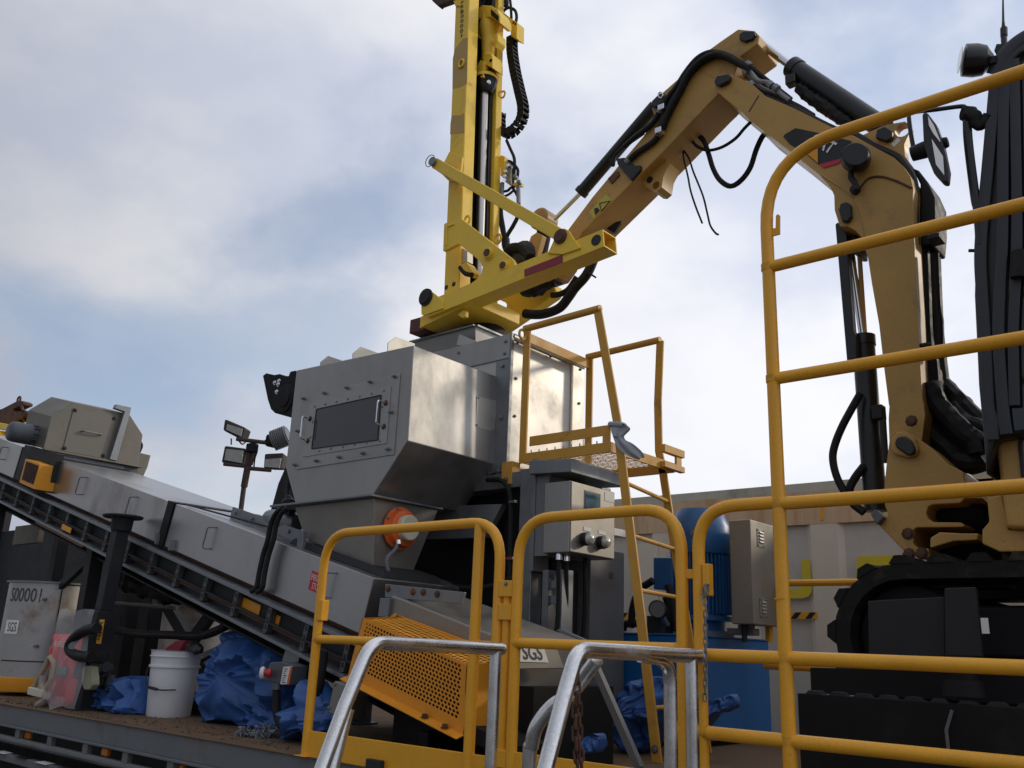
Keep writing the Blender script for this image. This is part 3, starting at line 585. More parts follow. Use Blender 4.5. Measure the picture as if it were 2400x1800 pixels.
bolts(hp, [PX(p, hx1 + .008) for p in seq(z5, (447, 858), (433, 1092), (570, 1135))], (1, 0, 0), .005, .005)
# main box
bx0, bx1, by0, by1, bz0, bz1 = -4.66, -3.386, 3.907, 4.65, 2.60, 3.452
mb_ = MB().box(bx0, bx1, by0, by1, bz0, bz1).build('main_box', steel_mill, hp, .004)
MB().box(bx0, bx1 - .006, by0 - .010, by0 - .001, 3.30, bz1 + .004).build('front_band', steel, hp, .002)
MB().box(-3.50, bx1 - .006, by0 - .008, by0 - .001, bz0, 3.297).build('front_flange', galv, hp, .002)
MB().box(bx1 - .005, bx1 + .009, by0 - .014, by0 + .012, bz0, bz1 + .008).build('corner_angle', galv, hp, .002)
MB().box(bx1 + .001, bx1 + .006, by0 + .012, by0 + .11, bz0 + .02, bz1 - .05).build('bolting_strip', steel_mill, hp, .001)
MB().box(bx1 + .001, bx1 + .006, by1 - .14, by1, bz0 + .02, bz1 - .03).build('bolting_strip', steel_mill, hp, .001)
MB().tube([(bx1 - .012, by0 + .01, bz1 - .012), (bx1 - .012, by1, bz1 - .012)], .028, 12).build('rolled_edge', steel_mill, hp)
bolts(hp, [PX(p, bx1 + .006) for p in seq(z5, (770, 690), (760, 1015), (1328, 612), (1316, 905), (1310, 1205))], (1, 0, 0), .0085, .010, galv)
bolts(hp, [PX(p, bx1 + .014) for p in seq(z5, (785, 378), (1068, 497))], (1, 0, 0), .0085, .010, galv)
bolts(hp, [PY(p, by0 - .01) for p in seq(z5, (682, 370), (672, 475), (275, 468))] , (0, -1, 0), .0085, .010, galv)
bolts(hp, [PY(p, by0 - .008) for p in seq(z5, (655, 580), (645, 1028), (620, 1490), (585, 910))], (0, -1, 0), .013, .012, galv)
MB().box(bx1 - .3, bx1 - .02, by1 + .002, by1 + .09, bz0, 3.0).build('rear_duct', galv, hp, .003)
# inlet collar on top
cl = MB(); ca = [(-4.372, 3.985, 3.61), (-3.772, 3.985, 3.61), (-3.772, 4.55, 3.61), (-4.372, 4.55, 3.61)]; cb = [(-4.30, 4.03, bz1), (-3.80, 4.03, bz1), (-3.80, 4.50, bz1), (-4.30, 4.50, bz1)]
cl.add(ca + cb, [(0, 1, 5, 4), (1, 2, 6, 5), (2, 3, 7, 6), (3, 0, 4, 7)]); cl.build('inlet_collar', steel, hp)
for a_, b_ in ((0, 1), (1, 2), (2, 3), (3, 0)): MB().bar(ca[a_], ca[b_], .045, .012).build('collar_lip', galv, hp)
MB().prism([PY(p, 3.95) for p in seq(c8, (940, 1375), (975, 1232), (1210, 1330), (1210, 1400))], (0, .012, 0)).build('collar_bracket', steel_mill, hp)
# flange and chute
MB().box(-4.60, -3.685, 3.15, 3.705, 2.368, 2.38).build('flange', galv, hp, .002)
nb = PY(z3(780, 1335), 3.22)
MB().hexa([Vector((nb.x, 3.23, nb.z)), Vector((-3.735, 3.25, zt(-3.735) + .01)), Vector((-3.735, 3.54, zt(-3.735) + .01)), Vector((nb.x, 3.54, nb.z)), Vector((-4.43, 3.205, 2.368)), Vector((-3.72, 3.205, 2.368)), Vector((-3.70, 3.68, 2.368)), Vector((-4.43, 3.68, 2.368))]).build('chute', steel_warm, hp, .005)
MB().hexa([cp(-4.42, 3.19, .001), cp(-3.58, 3.19, .001), cp(-3.58, 3.62, .001), cp(-4.42, 3.62, .001), cp(-4.40, 3.2, .035), cp(-3.6, 3.2, .035), cp(-3.6, 3.6, .035), cp(-4.40, 3.6, .035)]).build('chute_base', dark, hp, .003)
MB().box(-4.32, -4.27, 3.17, 3.2, zt(-4.3) - .01, zt(-4.3) + .09).build('base_clip', galv, hp, .003)
vc = PX(z3(1605, 1250), -3.712); vb = MB()._lathe(vc, Vector((1, 0, 0)), [(0, .118), (.012, .118), (.014, .105), (.05, .098), (.06, .075)], 28).build('vibrator_body', orange_vib, hp)
MB()._lathe(vc + Vector((.05, 0, 0)), Vector((1, 0, 0)), [(0, .072), (.04, .070), (.045, .064)], 24).build('vibrator_cap', cream, vb)
bolts(vb, [vc + Vector((.012, .11 * math.cos(t), .11 * math.sin(t))) for t in [R_(20 + 45 * k) for k in range(8)]], (1, 0, 0), .007, .008, galv)
MB().tube(spline([PX(z3(1600, 1365), -3.64), PX(z3(1570, 1430), -3.62), PX(z3(1500, 1520), -3.62), PX(z3(1520, 1659), -3.6), PX(z3(1530, 1740), -3.58)], 6), .011, 8).build('vibrator_hose', grey_paint, vb)
MB().cyl(PX(z3(1600, 1355), -3.63), PX(z3(1605, 1390), -3.62), .014).build('hose_fitting', chrome, vb)
# dark things behind the hopper
bp = tag(MB().prism([PY(p, 3.72) for p in seq(h1, (85, 665), (130, 632), (230, 655), (300, 642), (360, 668), (420, 668), (440, 612), (500, 598), (640, 640), (640, 1230), (455, 1210), (240, 1150), (190, 1100), (150, 980))], (0, .12, 0)).build('bolted_black_plate', darker, None, .006), 'black rounded plate with bolts sticking out behind the hopper', 'machine plate')
MB().bar(PY(h1(600, 900), 3.80), Vector((-4.50, 3.80, PY(h1(600, 900), 3.80).z)), .10, .12).build('mounting_arm', darker, bp)
bolts(bp, [PY(h1(*q_), 3.72) for q_ in ((245, 758), (290, 780), (270, 875), (300, 735))], (0, -1, 0), .012, .01, chrome)
MB()._lathe(PY(h1(380, 960), 3.72), Vector((0, -1, 0)), [(0, .11), (.01, .105), (.012, .07), (.02, .065)], 24).build('boss', darker, bp)
cu = tag(MB().prism([PY(p, 3.86) for p in seq(z3, (630, 700), (760, 1000), (760, 1250), (470, 1180), (480, 1130), (510, 1040), (560, 860))], (0, .03, 0)).build('rubber_curtain', rubber, None, .004), 'black rubber curtain hanging behind the hopper chute', 'curtain')

# support frame below the main box
sf = thing('support_frame', 'galvanised steel support frame with square columns under the hopper box', 'steel frame', (-3.6, 4.3, D))
for x, y in ((-3.205, 3.93), (-4.58, 3.98), (-3.205, 4.6), (-4.58, 4.6)):
    MB().box(x - .05, x + .05, y - .05, y + .05, D, 2.598).build('column', galv, sf, .004)
    MB().box(x - .08, x + .08, y - .08, y + .08, D, D + .012).build('foot_plate', galv, sf)
MB().box(-3.15, -3.12, 3.85, 3.99, 2.02, 2.64).build('mounting_angle', galv, sf, .002)
MB().box(-3.09, -3.05, 3.9, 4.0, D, 2.03).build('mounting_leg', galv, sf, .002)
MB().box(-2.99, -2.955, 3.9, 4.0, D, 2.03).build('mounting_leg', galv, sf, .002)
for z in (1.93, 1.85): MB().box(-3.05, -2.99, 3.92, 3.94, z, z + .045).build('slotted_tie', galv, sf, .002)
for y in (3.93, 4.6): MB().box(-4.53, -3.255, y - .04, y + .04, 2.5, 2.59).build('beam', galv, sf, .003)
for x in (-3.205, -4.58): MB().box(x - .04, x + .04, 3.98, 4.55, 2.5, 2.59).build('beam', galv, sf, .003)
MB().box(-4.5, -3.3, 4.0, 4.55, 1.3, 2.495).build('dark_infill', darker, sf)  # black block added to stand in for the shade under the hopper box
MB().prism([PY(p, 3.85) for p in seq(z6, (0, 320), (480, 305), (650, 300), (500, 590), (0, 605))], (0, .05, 0)).build('deflector_plate', galv, sf, .003)
MB().box(-3.40, -3.28, 3.93, 4.0, 2.1, 2.5).build('cable_shroud', darker, sf)
MB().tube(spline([PY(p, 3.86) for p in seq(z6, (520, 90), (640, 95), (705, 170), (725, 300), (720, 700), (715, 1000))], 6), .014, 8).build('conduit', rubber, sf)
for p in ((735, 278), (715, 768)):
    c_ = PY(z6(*p), 3.845); MB().box(c_.x - .025, c_.x + .025, c_.y, c_.y + .02, c_.z - .008, c_.z + .008).build('conduit_clamp', chrome, sf, .002)
MB().tube(spline([PY(p, 3.75) for p in seq(z4, (1400, 380), (1440, 180), (1500, 60), (1620, 20), (1900, 60), (2212, 110), (2400, 90), (2600, 20)) ], 6), .017, 8).build('hose', rubber, sf)

# ================================================================ control cabinet
cc_ = thing('control_cabinet', 'stainless control cabinet with small screen and two round lamps under a hood', 'control cabinet', (-2.94, 4.02, 2.1))
body = MB().box(-3.03, -2.853, 3.818, 4.235, 2.108, 2.490).build('body', steel, cc_, .006)
MB().box(-2.853, -2.846, 3.822, 4.232, 2.112, 2.486).build('door', steel_warm, cc_, .003)
MB().box(-2.8465, -2.844, 3.935, 4.09, 2.345, 2.455).build('screen_bezel', blackp, cc_, .002)
sc_ = [PX(p, -2.843) for p in seq(z6, (1392, 420), (1522, 420), (1522, 288), (1392, 255))]
MB().box(-2.844, -2.8425, 3.945, 4.08, 2.355, 2.445).build('screen', screen, cc_)
MB().box(-2.846, -2.844, 4.13, 4.225, 2.425, 2.475).build('name_plate', white, cc_)
for q_, l_ in (((1415, 600), (1388, 518)), ((1555, 630), (1515, 548))):
    c_ = PX(z6(*q_), -2.80); c_.x = -2.846
    MB()._lathe(c_, Vector((1, 0, 0)), [(0, .036), (.03, .036), (.034, .03)], 22).build('lamp_base', blackp, cc_)
    MB()._lathe(c_ + Vector((.03, 0, 0)), Vector((1, 0, 0)), [(0, .031), (.018, .031), (.028, .026), (.034, .014), (.036, .004)], 22).build('lamp_lens', lens, cc_)
    p_ = PX(z6(*l_), -2.845); MB().box(-2.846, -2.843, p_.y - .035, p_.y + .035, p_.z - .01, p_.z + .01).build('lamp_label', white, cc_)
MB().hexa([(-3.13, 3.80, 2.545), (-2.835, 3.80, 2.53), (-2.835, 4.33, 2.53), (-3.13, 4.33, 2.545), (-3.13, 3.80, 2.62), (-2.835, 3.80, 2.605), (-2.835, 4.33, 2.605), (-3.13, 4.33, 2.62)]).build('hood', galv, cc_, .004)
MB().box(-3.13, -3.03, 3.86, 4.2, 2.1, 2.54).build('mounting_plate', galv, cc_)
for y in (3.86, 3.93, 4.1): MB().tube(spline([(-2.95, y, 2.11), (-2.95, y, 2.02), (-2.97, y + .03, 1.8), (-3.0, y + .03, 1.5)], 5), .012, 8).build('cable', rubber, cc_)
for y in (3.86, 3.93): MB().cyl((-2.95, y, 2.075), (-2.95, y, 2.108), .018).build('cable_gland', chrome, cc_)
gb = thing('grey_cabinet', 'plain grey steel cabinet standing behind the control cabinet', 'cabinet', (-3.18, 4.4, D))
MB().box(-3.35, -3.02, 4.25, 4.6, D, 2.19).build('body', grey_paint, gb, .006)
MB().box(-3.3, -3.1, 4.03, 4.245, D, 2.05).build('side_body', dark, gb, .006)
w0 = PX(z6(1620, 505), -3.0); w1 = PX(z6(1732, 592), -3.0); MB().box(-3.03, -3.0, w0.y - .1, w1.y, w1.z, w0.z).build('white_beam', white, gb, .003)
MB().prism([PX(p, -3.019) for p in seq(z6, (1575, 900), (1600, 885), (1620, 910), (1610, 950), (1585, 945))], (.002, 0, 0)).build('smudge_mark', rust, gb)

# ================================================================ ladder with platform
ld = thing('platform_ladder', 'yellow steel ladder with small grating platform and hoop handrails beside the hopper', 'ladder', (-2.6, 4.28, D))
def flatbar(name, pts, w, t):
    s = MB()
    for a_, b_ in zip(pts[:-1], pts[1:]): s.bar(a_, b_, t, w, (1, 0, 0))
    return s.build(name, ladder_yellow, ld, .002)
def stile(name, pts, w, y, t=.014):
    L_ = [Vector((x - w / 2, y, z)) for x, z in pts]; Rr = [Vector((x + w / 2, y, z)) for x, z in pts][::-1]
    return MB().prism(L_ + Rr, (0, t, 0)).build(name, ladder_yellow, ld, .002)
n_st = [(-2.785, 3.50), (-2.645, 2.82), (-2.607, 2.54), (-2.495, 1.78), (-2.405, D)]
f_st = [(-2.765, 3.49), (-2.785, 3.09), (-2.78, 2.79), (-2.757, 2.68), (-2.70, 2.33), (-2.585, 1.65), (-2.495, D)]
stile('stile', n_st, .052, 3.945); stile('stile', f_st, .050, 4.60)
def sx(st, z):
    for (xa, za), (xb, zb) in zip(st[:-1], st[1:]):
        if zb <= z <= za: return xa + (xb - xa) * (za - z) / (za - zb)
    return st[-1][0]
rz = [PY(z6(1745, 105), 3.95).z, PY(z6(1815, 565), 3.95).z, PY(z6(1875, 1040), 3.95).z]
rz += [rz[2] - .29, rz[2] - .56]
for z in rz: MB().tube([(sx(n_st, z), 3.95, z), (sx(f_st, z), 4.61, z)], .0115, 10).build('rung', ladder_yellow, ld)
for y in (3.945, 4.60):
    stile('hoop_post', [(-3.303, 3.48), (-3.303, 2.65)], .05, y)
    MB().tube([(-3.325, y + .007, 3.487), (-2.765, y + .007, 3.5)], .0215, 14).build('hoop_rail', ladder_yellow, ld)
MB().box(-3.312, -3.300, 3.96, 4.61, 3.40, 3.462).build('back_bar', ladder_yellow, ld, .002)
stile('toe_board', [(-2.98, 2.803), (-2.98, 2.745)], .545, 3.945, .008)
MB().box(-2.735, -2.685, 3.943, 3.953, 2.66, 2.80).build('toe_post', ladder_yellow, ld, .002)
MB().box(-3.30, -2.675, 3.938, 3.95, 2.648, 2.705).build('platform_edge', ladder_yellow, ld, .002)
MB().box(-3.30, -2.675, 4.60, 4.612, 2.648, 2.705).build('platform_edge', ladder_yellow, ld, .002)
MB().box(-2.687, -2.675, 3.952, 4.598, 2.648, 2.705).build('platform_edge', ladder_yellow, ld, .002)
MB().box(-3.30, -3.288, 3.952, 4.598, 2.648, 2.705).build('platform_edge', ladder_yellow, ld, .002)
MB().box(-2.68, -2.645, 4.45, 4.68, 2.655, 2.69).build('end_block', ladder_yellow, ld, .002); MB().box(-2.68, -2.645, 4.45, 4.68, 2.745, 2.79).build('end_block', ladder_yellow, ld, .002)
MB().box(-2.67, -2.655, 4.60, 4.66, 2.69, 2.745).build('end_block', ladder_yellow, ld, .002)
gr = MB()
for j in range(8):
    y = 3.962 + j * .0795
    for sgn in (1, -1):
        P = [(-3.285 + i * .037, y + .0395 + sgn * (.037 if i % 2 else -.037), 2.697) for i in range(17)]
        gr.tube(P, .0034, 4)
for i in range(9): gr.bar((-3.24 + i * .058, 3.952, 2.702), (-3.245 + i * .058, 3.956, 2.722), .004, .014)
gr.build('grating', ladder_yellow, ld)
MB().box(bx1 - .02, bx1 + .06, 3.885, 3.96, 2.52, 2.655).build('hanger_bracket', ladder_yellow, ld, .003); bolts(ld, [(bx1 + .02, 3.884, 2.55)], (0, -1, 0), .011, .01, galv)
eye = PX(z5(828, 310), -3.30); MB().tube([eye + Vector((0, .03 * math.cos(R_(18 * k)), .03 * math.sin(R_(18 * k)))) for k in range(21)], .008, 8, False).build('lifting_eye', ladder_yellow, ld)
bolts(ld, [(-2.415, 3.945, D + .06)], (0, -1, 0), .014, .01, galv)
def crumple(path, radii, m, name, parent=None, flatv=(1, 1, 1), amp=.25, fr=9, n=18, seed=0, sub=6):
    P = spline(path, sub); k = len(P); R2 = []
    for i in range(k):
        t = i / (k - 1) * (len(radii) - 1); j = min(int(t), len(radii) - 2); R2.append(radii[j] + (radii[j + 1] - radii[j]) * (t - j))
    s = MB().tube(P, R2, n)
    for i, v in enumerate(s.v):
        c = P[min(i // n, k - 1)]; d = v - c; q_ = v * fr + Vector((seed, seed * .7, 0))
        a = abs(noise.noise(q_)) * 2 - .5 + .5 * abs(noise.noise(q_ * 2.3))
        d = Vector((d.x * flatv[0], d.y * flatv[1], d.z * flatv[2])); s.v[i] = c + d * (1 + amp * a) + noise.noise_vector(q_ * 1.7) * amp * .25 * d.length
    return s.build(name, m, parent, smooth=28)
def clothsheet(rows, nu, m, name, par, fold, seed):
    """cloth hung between two edge lists of seen points, with soft folds"""
    s = MB(); nv = len(rows)
    for j, (a_, b_) in enumerate(rows):
        for i in range(nu):
            t = i / (nu - 1); p_ = a_.lerp(b_, t); w = math.sin(t * 9 + seed + j * .5) * .5 + noise.noise(p_ * 16 + Vector((seed, 0, 0))); p_.y += fold * w; p_.z += fold * .4 * noise.noise(p_ * 21); s.v.append(p_)
    s.f = [(j * nu + i, j * nu + i + 1, (j + 1) * nu + i + 1, (j + 1) * nu + i) for j in range(nv - 1) for i in range(nu - 1)]
    o = s.build(name, m, par, smooth=80); md = o.modifiers.new('t', 'SOLIDIFY'); md.thickness = .004; md.offset = 0; md = o.modifiers.new('s', 'SUBSURF'); md.levels = 1; md.render_levels = 2; return o
def rows_(z, Y, L_): return [(PY(z(*a), Y), PY(z(*b), Y)) for a, b in L_]
cw = thing('cloth_rag', 'grey cloth rag', 'rag', tuple(PY(z5(1700, 1370), 3.92)))
clothsheet(rows_(z5, 3.925, (((1640, 1055), (1700, 1070)), ((1600, 1090), (1760, 1110)), ((1590, 1130), (1785, 1135)), ((1600, 1160), (1730, 1165)), ((1625, 1190), (1695, 1190)))), 12, cloth_grey, 'upper_flap', cw, .018, 2)
clothsheet(rows_(z5, 3.92, (((1600, 1150), (1700, 1150)), ((1615, 1200), (1700, 1220)), ((1640, 1270), (1760, 1240)), ((1690, 1330), (1830, 1290)), ((1760, 1370), (1880, 1330)), ((1830, 1395), (1885, 1370)))), 12, cloth_grey, 'hanging_tail', cw, .016, 5)
MB().tube(fillet([(sx(n_st, 2.80) - .035, 3.93, 2.80), (sx(n_st, 2.8) - .035, 3.97, 2.80), (sx(n_st, 2.8) + .035, 3.97, 2.79), (sx(n_st, 2.8) + .035, 3.93, 2.79), (sx(n_st, 2.8) - .035, 3.928, 2.80)], .01, 3), .016, 8).build('knot', cloth_grey, cw)
tag(cw, 'grey cloth rag knotted around the ladder stile at the platform', 'rag')

# ================================================================ drill mast
def holed(pts, c, r, off, n=14):
    pts = [Vector(p) for p in pts]; c = Vector(c); k = min(range(len(pts)), key=lambda i: (pts[i] - c).length); o = pts[k:] + pts[:k] + [pts[k]]
    ar = sum(o[i].x * o[(i + 1) % len(o)].z - o[(i + 1) % len(o)].x * o[i].z for i in range(len(o))); d = pts[k] - c; a0 = math.atan2(d.z, d.x); sg = -1 if ar > 0 else 1
    return MB().prism(o + [c + Vector((math.cos(a0 + sg * 2 * math.pi * i / n), 0, math.sin(a0 + sg * 2 * math.pi * i / n))) * r for i in range(n + 1)], off)
ms = thing('drill_mast', 'tall yellow drill mast with rod, drill head and long side beam standing on the hopper', 'drill mast', (-4.0, 4.28, 3.6))
MY = 4.0
L0 = PY(m3(395, 840), MY); L1 = PY(m1(645, 100), MY); A_ = (L1 - L0).normalized(); Xd = Vector((A_.z, 0, -A_.x))
wpost = (PY(m2(592, 600), MY) - L0).dot(Xd)
def mp(x, y, s_): return Vector((L0.x, y, L0.z)) + Xd * x + A_ * s_
def mbox(name, x0, x1, y0, y1, s0, s1, m=None, par=None, bev=.004):
    return MB().hexa([mp(x0, y0, s0), mp(x1, y0, s0), mp(x1, y1, s0), mp(x0, y1, s0), mp(x0, y0, s1), mp(x1, y0, s1), mp(x1, y1, s1), mp(x0, y1, s1)]).build(name, m or mast_yellow, par or ms, bev)
TOP = 3.5
mbox('near_post', 0, wpost, MY, MY + .115, -.20, TOP, bev=.012)
def yat(p, xo):   # depth of a seen point on the post's sunny plane
    pl = mp(xo, 0, 0).x; return PX(p, pl - .0).y
xr = mp(wpost, 0, 1.2).x
fy0 = PX(m2(910, 640), xr).y; fy1 = PX(m2(975, 640), xr).y
mbox('far_post', wpost - .14, wpost, fy0, fy1, -.35, TOP, bev=.006)
mbox('back_web', .02, .04, MY + .115, fy0, -.2, TOP, darker)
mbox('guide_rail', wpost - .10, wpost - .03, fy0 - .035, fy0 - .002, -.25, TOP, blackp)
mbox('guide_rail', wpost - .10, wpost - .03, MY + .116, MY + .14, -.25, TOP, blackp)
ry = PX(m2(795, 300), xr - .06).y
MB().tube([mp(wpost - .06, ry, -.55), mp(wpost - .06, ry, 2.02)], .033, 18).build('drill_rod', rod_grey, ms)
hy = ry
def mpoly(pts, Y, t, name, m=None, par=None, bev=.003): return MB().prism([PY(p, Y) for p in pts], (0, t, 0)).build(name, m or mast_yellow, par or ms, bev)
dh = mpoly(seq(m1, (925, 240), (930, 110), (1000, 62), (1110, 68), (1190, 120), (1225, 200), (1225, 300), (1110, 215), (1000, 240)), hy - .07, .14, 'drill_head', bev=.008)
mpoly(seq(m1, (1108, 115), (1205, 205), (1205, 280), (1108, 190)), hy - .074, .004, 'head_window', darker, dh, 0)
c0 = PY(m1(1085, 240), hy); c1 = PY(m1(1070, 800), hy); ax = (c1 - c0).normalized(); ln = (c1 - c0).length
MB()._lathe(c0, ax, [(-.05, .06), (0, .072), (ln * .25, .078), (ln * .36, .072), (ln * .5, .058), (ln * .8, .05), (ln, .05)], 24).build('motor_neck', mast_yellow, dh)
mpoly(seq(m1, (930, 340), (975, 290), (1010, 320), (1000, 520), (940, 500), (915, 440)), hy - .05, .1, 'side_port', par=dh, bev=.01)
mpoly(seq(m1, (1150, 440), (1195, 420), (1195, 520), (1145, 610)), hy - .05, .1, 'side_port', par=dh, bev=.01)
mpoly(seq(m1, (1010, 700), (1115, 690), (1130, 760), (1130, 880), (1030, 830), (1005, 770)), hy - .06, .12, 'lower_bracket', par=dh, bev=.004)
MB().cyl(PY(m1(1110, 785), hy - .065), PY(m1(1110, 785), hy + .07), .012).build('bracket_pin', darker, dh)
mpoly(seq(m1, (900, 900), (970, 780), (1020, 790), (1010, 1000), (940, 1010), (890, 980)), hy - .08, .05, 'chuck_guard', par=dh)
c2 = PY(m1(1040, 960), hy); MB()._lathe(c2, -A_, [(-.02, .04), (.03, .085), (.07, .09), (.075, .085), (.13, .075), (.17, .05)], 24).build('chuck', blackp, dh)
MB()._lathe(c2 - A_ * .035, -A_, [(0, .09), (.012, .095), (.03, .095)], 24).build('chuck_ring', mast_yellow, dh)
MB().tube([PY(m1(1050, 860), hy), PY(m1(1040, 990), hy)], .028, 14).build('spindle', rod_grey, dh)
MB()._lathe(PY(m1(1085, 1075), hy - .09), Vector((.5, -.8, 0)), [(0, .014), (.02, .014)], 10).build('grease_cap', chrome, dh)
MB().tube(spline([PY(p, hy) for p in seq(m1, (930, 260), (985, 90), (1020, 0), (1040, -60))], 4), .012, 8).build('hose', rubber, dh)
# inscription down the post: one letter below the other
zc_ = Zm(1040, 0, 100); k_ = 100 / 1659 * 22.12; zc_ = lambda x, y: (1040 + x * 100 / 1659, y * 100 / 1659)
bx_ = [(668, 150, 775, 10, 'P'), (655, 345, 765, 165, 'R'), (645, 535, 765, 350, 'B'), (650, 715, 765, 535, '0'), (640, 905, 755, 725, '0'), (630, 1100, 745, 915, '0'), (622, 1295, 740, 1110, '0'), (660, 1460, 705, 1305, '1')]
for x0, yb, x1, yt, chh in bx_:
    text(chh, PY(zc_(x0, yb), MY - .003), PY(zc_(x1, yb - 45), MY - .003), PY(zc_(x0 + 8, yt + 40), MY - .003), black_ink, ms, bold=.01)
# worn brown patches of bare primer have their own edges
for pts in (((700, 560), (745, 500), (810, 485), (800, 1080), (700, 1130), (610, 1150), (615, 760), (640, 640)), ((600, 1500), (720, 1490), (765, 1460), (765, 1720), (580, 1740), (585, 1600))):
    mpoly(seq(m1, *pts), MY - .0015, .001, 'primer_patch', mat('primer_patch', (.50, .33, .11), .6, var=.1, dirt=(.52, .35, .09), dlo=.45, dhi=.62, dscale=7), bev=0)
# eyes
def eye_(p, Y, r, name='lifting_eye'):
    c = PY(p, Y); MB().tube([c + Vector((r * .8 * math.cos(R_(20 * k)), 0, r * math.sin(R_(20 * k)))) for k in range(19)], r * .28, 8, False).build(name, mast_yellow, ms)
eye_(m1(725, 820), MY - .01, .03); eye_(m1(1262, 1225), fy1, .028); eye_(m2(642, 955), MY + .0, .03); eye_(m2(960, 1150), fy1 - .04, .035)
# brace
bl = mpoly(seq(m2, (455, 245), (402, 350), (330, 318), (285, 335), (268, 385), (300, 425), (380, 480), (440, 540), (560, 560), (590, 300)), MY - .02, .018, 'brace_lug')
a = PY(m2(322, 372), MY - .06); b = PY(m2(1612, 1115), 3.86)
MB().bar(a, b, .05, .078).build('brace_bar', mast_yellow, ms, .006)
MB().cyl(a + Vector((0, -.05, 0)), a + Vector((0, .06, 0)), .032, n=20).build('brace_pin', galv, ms); 
MB().tube([a + Vector((.045 * math.cos(R_(20 * k)) - .02, -.045, .045 * math.sin(R_(20 * k)) + .01)) for k in range(19)], .003, 6, False).build('pin_clip', dark, ms)
# gusset, beam, lugs
BY = 3.84
gs = mpoly(seq(m2, (400, 1000), (415, 985), (582, 942), (900, 1192), (1105, 1355), (1128, 1390), (1132, 1422), (640, 1640), (735, 1570), (790, 1500), (800, 1440), (765, 1375), (580, 1222), (545, 1202), (430, 1262), (390, 1275)), BY + .02, .03, 'gusset_plate')
mpoly(seq(m2, (420, 1015), (500, 988), (500, 1000), (432, 1025), (425, 1210), (415, 1215)), BY + .012, .008, 'gusset_rib', par=gs, bev=.001)
for p, r in (((870, 1305), .036), ((1035, 1435), .033)):
    c = PY(m2(*p), BY + .02); MB()._lathe(c, Vector((0, -1, 0)), [(0, r * 1.35), (.008, r * 1.3), (.008, r), (.02, r), (.024, r * .85)], 22).build('pin_boss', mast_yellow, gs); MB()._lathe(c + Vector((0, -.022, 0)), Vector((0, -1, 0)), [(0, r * .72), (.008, r * .68)], 16).build('pin_head', rust, gs)
t0, t1, b1, b0 = PY(m3(335, 868), BY), PY(m3(2045, 165), BY), PY(m3(2060, 340), BY), PY(m3(230, 1075), BY)
YD = Vector((0, .135, 0)); yt = Vector((0, .008, 0))
bm_ = MB(); bm_.prism([t0, t1, b1, b0], yt); bm_.prism([t0 + YD - yt, t1 + YD - yt, b1 + YD - yt, b0 + YD - yt], yt)
u_ = (b1 - t1).normalized() * .008
bm_.prism([t0 + yt, t1 + yt, t1 + YD - yt, t0 + YD - yt], u_); bm_.prism([b0 + yt, b1 + yt, b1 + YD - yt, b0 + YD - yt], -u_)
beam = bm_.build('side_beam', mast_yellow, ms)
MB()._lathe(PY(m3(1978, 278), BY - .001), Vector((0, -1, 0)), [(0, .034), (.001, .034)], 20).build('beam_hole', black_ink, beam)
mpoly(seq(m3, (165, 1045), (163, 900), (180, 830), (240, 795), (288, 822), (335, 860), (388, 905), (388, 985), (185, 1060)), BY - .012, .012, 'end_lug', par=beam)
MB()._lathe(PY(m3(215, 872), BY - .012), Vector((0, -1, 0)), [(0, .062), (.01, .06), (.01, .046), (.02, .044)], 22).build('end_lug_pin', dark, beam)
rl = mpoly(seq(m2, (1475, 1298), (1530, 1180), (1570, 1085), (1610, 1045), (1650, 1040), (1695, 1065), (1740, 1140), (1812, 1238), (1800, 1250), (1625, 1310)), BY - .012, .012, 'brace_end_lug', par=beam)
MB()._lathe(PY(m2(1612, 1128), BY - .012), Vector((0, -1, 0)), [(0, .046), (.012, .046), (.014, .034), (.02, .032)], 22).build('lug_pin', rust, beam)
mpoly(seq(m2, (1232, 1468), (1626, 1312), (1630, 1395), (1236, 1542)), BY - .004, .003, 'red_tape', maroon, beam, 0)
fz = PY(m3(160, 1165), BY + .04); 
MB().hexa([(fz.x, BY + .03, fz.z - .02), (fz.x + .46, BY + .03, fz.z + .06), (fz.x + .46, 4.36, fz.z + .06), (fz.x, 4.36, fz.z - .02), (fz.x, BY + .03, fz.z + .06), (fz.x + .46, BY + .03, fz.z + .14), (fz.x + .46, 4.36, fz.z + .14), (fz.x, 4.36, fz.z + .06)]).build('foot_frame', mast_yellow, ms, .004)
MB().box(fz.x - .12, fz.x + .02, BY + .05, fy1 + .1, fz.z - .03, fz.z + .07).build('red_bumper', red_oxide, ms, .004)
ft = mp(wpost - .06, ry, -.5)
MB()._lathe(Vector((ft.x, ft.y, 3.50)), Vector((0, 0, 1)), [(0, .14), (.1, .15), (.12, .19), (.24, .19), (.28, .12)], 20).build('rod_guide', darker, ms)
mpoly(seq(m3, (880, 1085), (1035, 985), (1047, 950), (1030, 920), (930, 875), (1000, 800), (1240, 775), (1300, 700), (1540, 735), (1556, 790), (1520, 850), (945, 1245), (885, 1190)), 4.42, .10, 'cradle_plate', bev=.02)
mpoly(seq(m3, (540, 1050), (600, 1000), (625, 1010), (622, 1070), (590, 1085)), BY + .05, .03, 'foot_tab')
mpoly(seq(m3, (580, 350), (640, 395), (640, 500), (590, 520), (575, 440)), MY + .02, .06, 'roller_bracket', steel_mill)
mpoly(seq(m3, (555, 545), (630, 505), (690, 590), (690, 610), (640, 640), (560, 560)), MY - .03, .08, 'roller_hook')
MB().tube(spline([PY(p, MY - .02) for p in seq(m3, (570, 560), (620, 620), (690, 640))], 4), .018, 8).build('roller_cable', rubber, ms)
